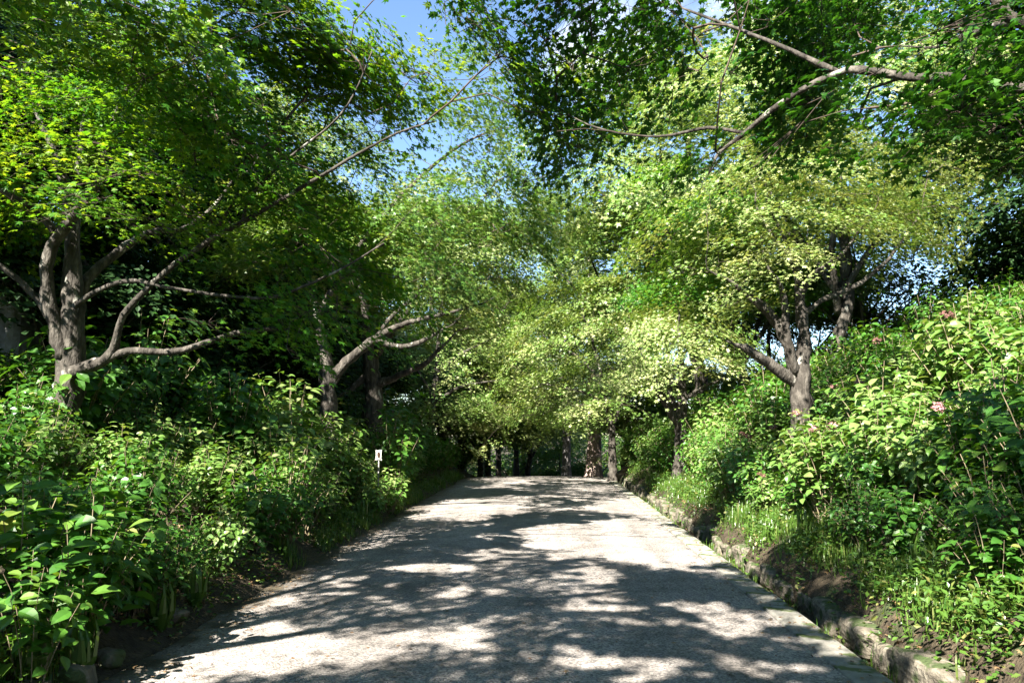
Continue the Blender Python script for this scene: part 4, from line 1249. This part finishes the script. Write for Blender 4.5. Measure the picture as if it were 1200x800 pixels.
def flower_mesh(seed, mat):
    rng = np.random.default_rng(seed)
    n = 110
    v = rng.normal(size=(n, 3))
    v[:, 2] = np.abs(v[:, 2]) * 1.0 - 0.25
    v /= np.linalg.norm(v, axis=1)[:, None]
    P = v * np.array([0.075, 0.075, 0.06]) * rng.uniform(0.85, 1.05, (n, 1))
    return leaf_mesh('flower_head', P, v + rng.normal(0, 0.25, (n, 3)), rng.normal(size=(n, 3)), rng.uniform(0.022, 0.036, n), rng.normal(0.5, 0.25, n), T_PETAL, M[mat])


FLOWER = {'pink': flower_mesh(1, 'petal'), 'brown': flower_mesh(2, 'petal_brown'), 'blue': flower_mesh(3, 'petal_blue')}
shrub_n = 0


def shrub(key, x, y, rz, sc, label, group, flowers=(), name='hydrangea_shrub', tilt=(0, 0), hz=1.0):
    st, fo, H, rad = SHRUB[key]
    z = float(ground_z(x, y))
    o = root_empty(name, (x, y, z - 0.02), label, 'shrub', group, rz, sc)
    o.rotation_euler = (tilt[0], tilt[1], rz)
    o.scale = (sc, sc, sc * hz)
    link_obj('stems', st, o)
    link_obj('foliage', fo, o)
    for col, fx, fy, fz in flowers:
        link_obj('flower_head', FLOWER[col], o, (fx, fy, fz))
    return o


TREES_L = [(9.5, 'by the forked maple'), (15.0, 'by the slender maple'), (18.5, 'by the gnarled maple'), (23.5, 'by the yellowish maple'), (28.0, 'near the crest')]
TREES_R = [(7.5, 'near the stone gap'), (13.0, 'by the many-stemmed maple'), (20.0, 'by the low maple'), (25.5, 'near the crest')]
SIGN_P = at(444, 533, 14.6)


def fill_shrubs():
    rng = random.Random(77)
    nr = np.random.default_rng(78)
    trunks = [(b_l1[0], b_l1[1], 0.55), (b2[0], b2[1], 0.45), (b3[0], b3[1], 0.5), (b4[0], b4[1], 0.5), (b5[0], b5[1], 0.5), (SIGN_P[0], SIGN_P[1], 0.25), (SIGN_P[0] + 0.05, SIGN_P[1] - 0.55, 0.55)]

    def ok(x, y):
        return all((x - a) ** 2 + (y - b) ** 2 > c * c for a, b, c in trunks)
    rows_l = [(-3.42, 'front'), (-4.15, 'second'), (-5.05, 'third'), (-6.1, 'fourth'), (-7.3, 'topmost')]
    for ri, (xr, rn) in enumerate(rows_l):
        y = max(5.6 if ri == 0 else 4.9, -xr / 0.70 - 0.6)
        i = 0
        while y < (29.0 if ri < 3 else 26.0):
            x, yy = xr + rng.uniform(-0.25, 0.25), y + rng.uniform(-0.2, 0.2)
            if ri == 0:
                x -= 0.22 * max(0, min(1, (yy - 10.5) / 3))
            if ok(x, yy):
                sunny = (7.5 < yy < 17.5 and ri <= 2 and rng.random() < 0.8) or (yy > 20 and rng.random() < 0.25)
                key = ('lime%d' % rng.randrange(3)) if sunny else (('fine%d' % rng.randrange(3)) if rng.random() < 0.22 else 'green%d' % rng.randrange(4))  # sunny spots get shrubs with the sun-lightened leaf colour
                sc = rng.choice((0.68, 0.85, 0.95, 1.0, 1.12, 1.3)) * rng.uniform(0.93, 1.07) * (0.82 if ri == 0 else 1.12)
                if ri > 0 and yy < 9.3:
                    sc = min(sc, 1.05) * 0.74
                look = {'l': 'sun-lightened green hydrangea', 'g': 'deep green hydrangea', 'f': 'small-leaved green shrub'}[key[0]]
                near = min(TREES_L, key=lambda t: abs(t[0] - yy))[1]
                lab = '%s, %s in the %s row of the left bank, %s' % (look, ordinal(i), rn, near)
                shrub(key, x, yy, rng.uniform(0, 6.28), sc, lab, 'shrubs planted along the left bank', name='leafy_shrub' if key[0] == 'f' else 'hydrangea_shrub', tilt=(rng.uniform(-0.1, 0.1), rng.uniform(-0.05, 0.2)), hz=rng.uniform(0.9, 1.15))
                i += 1
            y += rng.uniform(0.72, 0.98) * (1 + 0.05 * ri)
    rows_r = [(3.15, 'front'), (3.85, 'second'), (4.65, 'third'), (5.5, 'fourth'), (6.4, 'fifth'), (7.35, 'sixth'), (8.3, 'seventh'), (9.25, 'ridge')]
    fl = 0
    for ri, (xr, rn) in enumerate(rows_r):
        y = max(5.6 if ri == 0 else 4.9, xr / 0.62 - 0.7)
        i = 0
        while y < (28.5 if ri < 3 else 26.5):
            x, yy = xr + rng.uniform(-0.25, 0.25), y + rng.uniform(-0.2, 0.2)
            if ri == 0:
                x += 0.12
            if ok(x, yy):
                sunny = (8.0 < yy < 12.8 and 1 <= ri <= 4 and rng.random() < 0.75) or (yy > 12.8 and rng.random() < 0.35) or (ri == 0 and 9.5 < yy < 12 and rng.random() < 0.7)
                key = ('lime%d' % rng.randrange(3)) if sunny else (('fine%d' % rng.randrange(3)) if rng.random() < 0.2 else 'green%d' % rng.randrange(4))  # same here: the leaf colour itself is brighter where the sun should fall
                sc = rng.choice((0.68, 0.85, 0.95, 1.0, 1.12, 1.3)) * rng.uniform(0.93, 1.07) * (0.76 if ri == 0 else 1.0)
                flowers = []
                if key[0] in 'lg' and yy < 14 and rng.random() < 0.55:
                    for q in range(rng.choice((1, 1, 2))):
                        H = SHRUB[key][2]
                        flowers.append((rng.choice(('pink', 'brown', 'brown')), rng.uniform(-0.35, 0.35), rng.uniform(-0.35, 0.35), H * rng.uniform(0.88, 1.02)))
                look = {'l': 'sun-lightened green hydrangea', 'g': 'deep green hydrangea', 'f': 'small-leaved green shrub'}[key[0]]
                near = min(TREES_R, key=lambda t: abs(t[0] - yy))[1]
                lab = '%s, %s in the %s row of the right slope, %s' % (look, ordinal(i), rn, near)
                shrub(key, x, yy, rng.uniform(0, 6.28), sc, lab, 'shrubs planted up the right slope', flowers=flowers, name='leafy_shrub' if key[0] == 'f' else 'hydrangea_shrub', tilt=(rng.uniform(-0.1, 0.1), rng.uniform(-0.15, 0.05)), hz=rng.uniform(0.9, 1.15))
                i += 1
            y += rng.uniform(0.75, 1.0) * (1 + 0.04 * ri)
    shrub('lime1', SIGN_P[0] + 0.02, SIGN_P[1] - 0.45, 1.3, 0.62, 'low sun-lightened green hydrangea in front of the white marker stake', 'shrubs planted along the left bank')
    shrub('lime2', SIGN_P[0] - 0.45, SIGN_P[1] - 0.15, 2.9, 0.85, 'sun-lightened green hydrangea just left of the white marker', 'shrubs planted along the left bank')
    shrub('lime0', SIGN_P[0] + 0.05, SIGN_P[1] + 0.75, 4.1, 0.8, 'sun-lightened green hydrangea just behind the white marker', 'shrubs planted along the left bank')
    # near broad-leaved plants in the lower left
    for x, yy, rz, sc, key, lab in ((-3.15, 5.35, 0.4, 0.78, 'broad0', 'tall thin shrub with large drooping leaves at the lower left path edge'),
                                    (-3.55, 5.3, 2.2, 0.85, 'broad1', 'large leaved shrub behind the drooping one at the lower left'),
                                    (-3.05, 4.75, 3.0, 0.62, 'broad0', 'short large leaved shrub above the grass in the bottom left corner'),
                                    (-3.35, 6.15, 1.1, 0.8, 'broad1', 'thin stemmed shrub with yellowing leaves past the drooping one on the left')):
        shrub(key, x, yy, rz, sc, lab, 'large leaved shrubs at the lower left', name='broad_leaved_shrub')
    for x, yy, rz, sc, key, lab in ((3.05, 5.75, 0.4, 0.55, 'broad1', 'low large leaved plant over the near blocks of the stone row'),
                                    (3.7, 6.2, 2.6, 0.85, 'broad0', 'leggy shrub with yellowing leaves above the nearest stones')):
        shrub(key, x, yy, rz, sc, lab, 'large leaved shrubs at the lower right', name='broad_leaved_shrub', flowers=[('brown', 0.1, -0.1, 1.1)])


fill_shrubs()

# ------------------------------------------------------------------ grass, weeds, litter


def ribbon_grass(name, spots, seed, length, label, per, spread, mat='grass', tint=0.5):
    rng = np.random.default_rng(seed)
    P, N, D, S, T = [], [], [], [], []
    for (x0, y0, x1, y1, wd, dens) in spots:
        L = math.hypot(x1 - x0, y1 - y0)
        n = int(L * dens)
        f = rng.random(n)
        q = rng.normal(0, wd, n)
        px_ = x0 + (x1 - x0) * f + q
        py_ = y0 + (y1 - y0) * f + rng.normal(0, 0.1, n)
        good = ~((px_ > XL + 0.02) & (px_ < XE - 0.02)) & (vnoise(px_, py_, 0.45) > 0.42)
        px_, py_ = px_[good], py_[good]
        for a, b in zip(px_, py_):
            for k in range(per):
                az = rng.uniform(0, 6.283)
                x, y = a + rng.normal(0, spread), b + rng.normal(0, spread)
                if XL + 0.0 < x < XE:
                    continue
                P.append((x, y, 0))
                lean = rng.uniform(0.5, 1.5)
                d = np.array([math.cos(az) * lean, math.sin(az) * lean, rng.uniform(0.7, 1.2)])
                D.append(d)
                N.append((math.cos(az) * -1.0, math.sin(az) * -1.0, 0.5))
                S.append(length * rng.uniform(0.5, 1.3))
                T.append(rng.normal(tint, 0.2))
    P = np.array(P)
    P[:, 2] = ground_z(P[:, 0], P[:, 1]) - 0.01
    o = link_obj(name, leaf_mesh(name, P, -np.array(N), np.array(D), np.array(S), np.array(T), T_BLADE, M[mat]))
    o['kind'] = 'stuff'
    o['label'] = label
    return o


ribbon_grass('grass', [(-3.05, 9.5, -3.1, 28, 0.10, 30), (-3.2, 12.0, -3.2, 17.5, 0.13, 40), (2.95, 4.2, 2.95, 27, 0.14, 55), (3.1, 4.4, 3.0, 6.4, 0.22, 70), (3.0, 8.5, 3.0, 12.5, 0.14, 50), (-3.0, 3.8, -3.1, 5.2, 0.14, 60), (2.32, 5.0, 2.32, 24, 0.05, 6)],
             5, 0.17, 'thin green grass along both path edges', 10, 0.06)
# strappy tufts: each is a thing
def grass_tufts():
    rng = np.random.default_rng(33)
    n = 46
    az = rng.uniform(0, 6.283, n)
    D = np.column_stack([np.cos(az) * rng.uniform(0.3, 0.9, n), np.sin(az) * rng.uniform(0.3, 0.9, n), rng.uniform(0.7, 1.3, n)])
    N = np.column_stack([np.cos(az), np.sin(az), np.full(n, -0.5)])
    P = np.column_stack([np.cos(az) * 0.03, np.sin(az) * 0.03, np.zeros(n)])
    tv, tf = T_BLADE
    wide = (tv * np.array([1.25, 1, 1.2]), tf)
    me = leaf_mesh('grass_tuft', P, N, D, rng.uniform(0.24, 0.44, n), rng.normal(0.4, 0.18, n), wide, M['grass'])
    for i, (x, y, sc, lab) in enumerate(((-2.98, 5.15, 0.95, 'strappy grass tuft below the drooping leaves at the lower left'), (-3.1, 4.85, 1.0, 'strappy grass tuft left of the brown rock at the lower left'), (-3.2, 4.5, 1.0, 'strappy grass tuft in the bottom left corner'),
                                         (-3.02, 6.3, 0.9, 'dark strappy tuft in the shade under the left shrubs'), (-3.06, 7.0, 0.85, 'strappy tuft under the second left front shrub'), (-3.3, 5.6, 1.0, 'strappy tuft half hidden behind the large drooping leaves'),
                                         (3.0, 5.1, 0.8, 'grass tuft above the nearest rough block on the right'), (3.3, 5.5, 0.9, 'sunlit grass tuft in the lower right corner'), (3.12, 6.9, 0.8, 'grass tuft beside the gap in the stone row'),
                                         (3.0, 9.6, 0.8, 'arching grass tuft above the sunlit blocks on the right'), (-3.1, 13.4, 0.9, 'pale grass tuft at the left path edge before the white marker'), (-3.08, 15.6, 0.9, 'pale grass tuft at the left path edge past the white marker'))):
        o = link_obj('grass_tuft', me, loc=(x, y, float(ground_z(x, y)) - 0.01))
        o.scale = (sc, sc, sc)
        o.rotation_euler = (0, 0, i * 0.9)
        tag(o, lab, 'grass tuft', 'strappy grass tufts at the path edges')


grass_tufts()


def scatter(name, seed, n, region, size, mat, template, label, tint=0.5, up=1.0, lift=0.02, jig=0.4):
    rng = np.random.default_rng(seed)
    x0, x1, y0, y1 = region
    x = rng.uniform(x0, x1, n)
    y = y0 + (y1 - y0) * rng.random(n) ** 1.4
    keep = vnoise(x, y, 0.8) > 0.35
    x, y = x[keep], y[keep]
    m = len(x)
    P = np.column_stack([x, y, ground_z(x, y) + rng.uniform(0, lift, m)])
    N = rng.normal(0, jig, (m, 3)) + np.array([0, 0, up])
    D = rng.normal(size=(m, 3))
    return P, N, D, size * rng.uniform(0.6, 1.4, m), rng.normal(tint, 0.25, m)


def stuff_from(name, parts, template, mat, label):
    P, N, D, S, T = [np.concatenate([p[i] for p in parts]) for i in range(5)]
    o = link_obj(name, leaf_mesh(name, P, N, D, S, T, template, M[mat]))
    o['kind'] = 'stuff'
    o['label'] = label


stuff_from('ground_cover', [scatter('', 1, 16000, (-8.5, -2.95, 3.5, 26), 0.06, '', None, '', lift=0.28), scatter('', 2, 24000, (2.75, 9.5, 3.8, 26), 0.06, '', None, '', lift=0.28),
                            scatter('', 3, 15000, (2.70, 3.9, 4.0, 24), 0.05, '', None, '', lift=0.22), scatter('', 4, 7000, (-3.6, -2.90, 4.0, 27), 0.045, '', None, '', lift=0.16), scatter('', 15, 9000, (2.50, 3.05, 4.0, 27), 0.05, '', None, '', lift=0.34), scatter('', 14, 2200, (2.2, 2.45, 4.0, 22), 0.05, '', None, '', lift=0.08)], T_RHOMB, 'weed', 'small leaved weeds covering the banks between the shrubs')


def fallen_leaves():
    rng = np.random.default_rng(8)
    n = 2600
    side = rng.random(n)
    x = np.where(side < 0.45, XL + np.abs(rng.normal(0, 0.22, n)), np.where(side < 0.8, XE + 0.15 - np.abs(rng.normal(0, 0.30, n)), rng.uniform(XL, XE, n)))
    y = 3.5 + 24 * rng.random(n) ** 1.5
    c = np.clip((x - XL) / (XR - XL), 0, 1)
    z = crest_limited(y) + 0.035 * (1 - (2 * c - 1) ** 2) + 0.010
    z = np.where(x > XR, crest_limited(y) + 0.034, z)
    k = x < XE - 0.02
    x, y, z = x[k], y[k], z[k]
    m = len(x)
    a = (np.column_stack([x, y, z]), rng.normal(0, 0.16, (m, 3)) + np.array([0, 0, 1]), rng.normal(size=(m, 3)), rng.uniform(0.02, 0.05, m), rng.normal(0.45, 0.3, m))
    b1 = scatter('', 5, 3800, (-4.2, -2.9, 3.5, 20), 0.055, '', None, '', lift=0.03)
    b2_ = scatter('', 6, 3800, (2.5, 4.6, 3.8, 20), 0.055, '', None, '', lift=0.03)
    stuff_from('fallen_leaves', [a, b1, b2_], T_STAR, 'litter', 'dry brown fallen leaves scattered along the path edges')


fallen_leaves()

# ------------------------------------------------------------------ the small marker in the left bank


def marker():
    x, y = SIGN_P[0], SIGN_P[1]
    zb = float(ground_z(x, y))
    top = SIGN_P[2]
    root = root_empty('marker_post', (x, y, zb), 'small white plate with a brown oval on a thin stake among left bank hydrangeas', 'marker')
    root.rotation_euler = (0, 0, 0.12)
    b = MB()
    b.tube([(0, 0, -0.1), (0, 0, (top - zb) * 0.5), (0, 0, top - zb + 0.02)], [0.012, 0.012, 0.012], 8)
    link_obj('stake', b.mesh('stake', M['stake']), root)
    h = top - zb
    w, t = 0.060, 0.012
    b = MB()
    # plate with clipped corners
    out = []
    for sx, sz in ((-1, -1), (1, -1), (1, 1), (-1, 1)):
        for k in ((0.75, 1.0), (1.0, 0.82)) if sx * sz > 0 else ((1.0, 0.82), (0.75, 1.0)):
            out.append((sx * w * k[0], sz * 0.10 * k[1]))
    n = len(out)
    v = [(p[0], -0.016 - t, h + p[1]) for p in out] + [(p[0], -0.016, h + p[1]) for p in out]
    b.add(v, [tuple(range(n)), tuple(reversed(range(n, 2 * n)))] + [(i, (i + 1) % n + 0, (i + 1) % n + n, i + n)[::-1] for i in range(n)])
    pl_ = link_obj('plate', b.mesh('plate', M['plate'], smooth=False), root)
    b = MB()
    k = 20
    v = [(0.030 * math.cos(i * 2 * math.pi / k), -0.0165 - t - 0.003, h + 0.005 + 0.055 * math.sin(i * 2 * math.pi / k)) for i in range(k)]
    v2 = [(a, -0.0165 - t + 0.002, c) for a, _, c in v]
    b.add(v + v2, [tuple(range(k))] + [(i, (i + 1) % k, (i + 1) % k + k, i + k)[::-1] for i in range(k)])
    link_obj('oval_mark', b.mesh('oval_mark', M['brown_paint'], smooth=False), pl_)


marker()
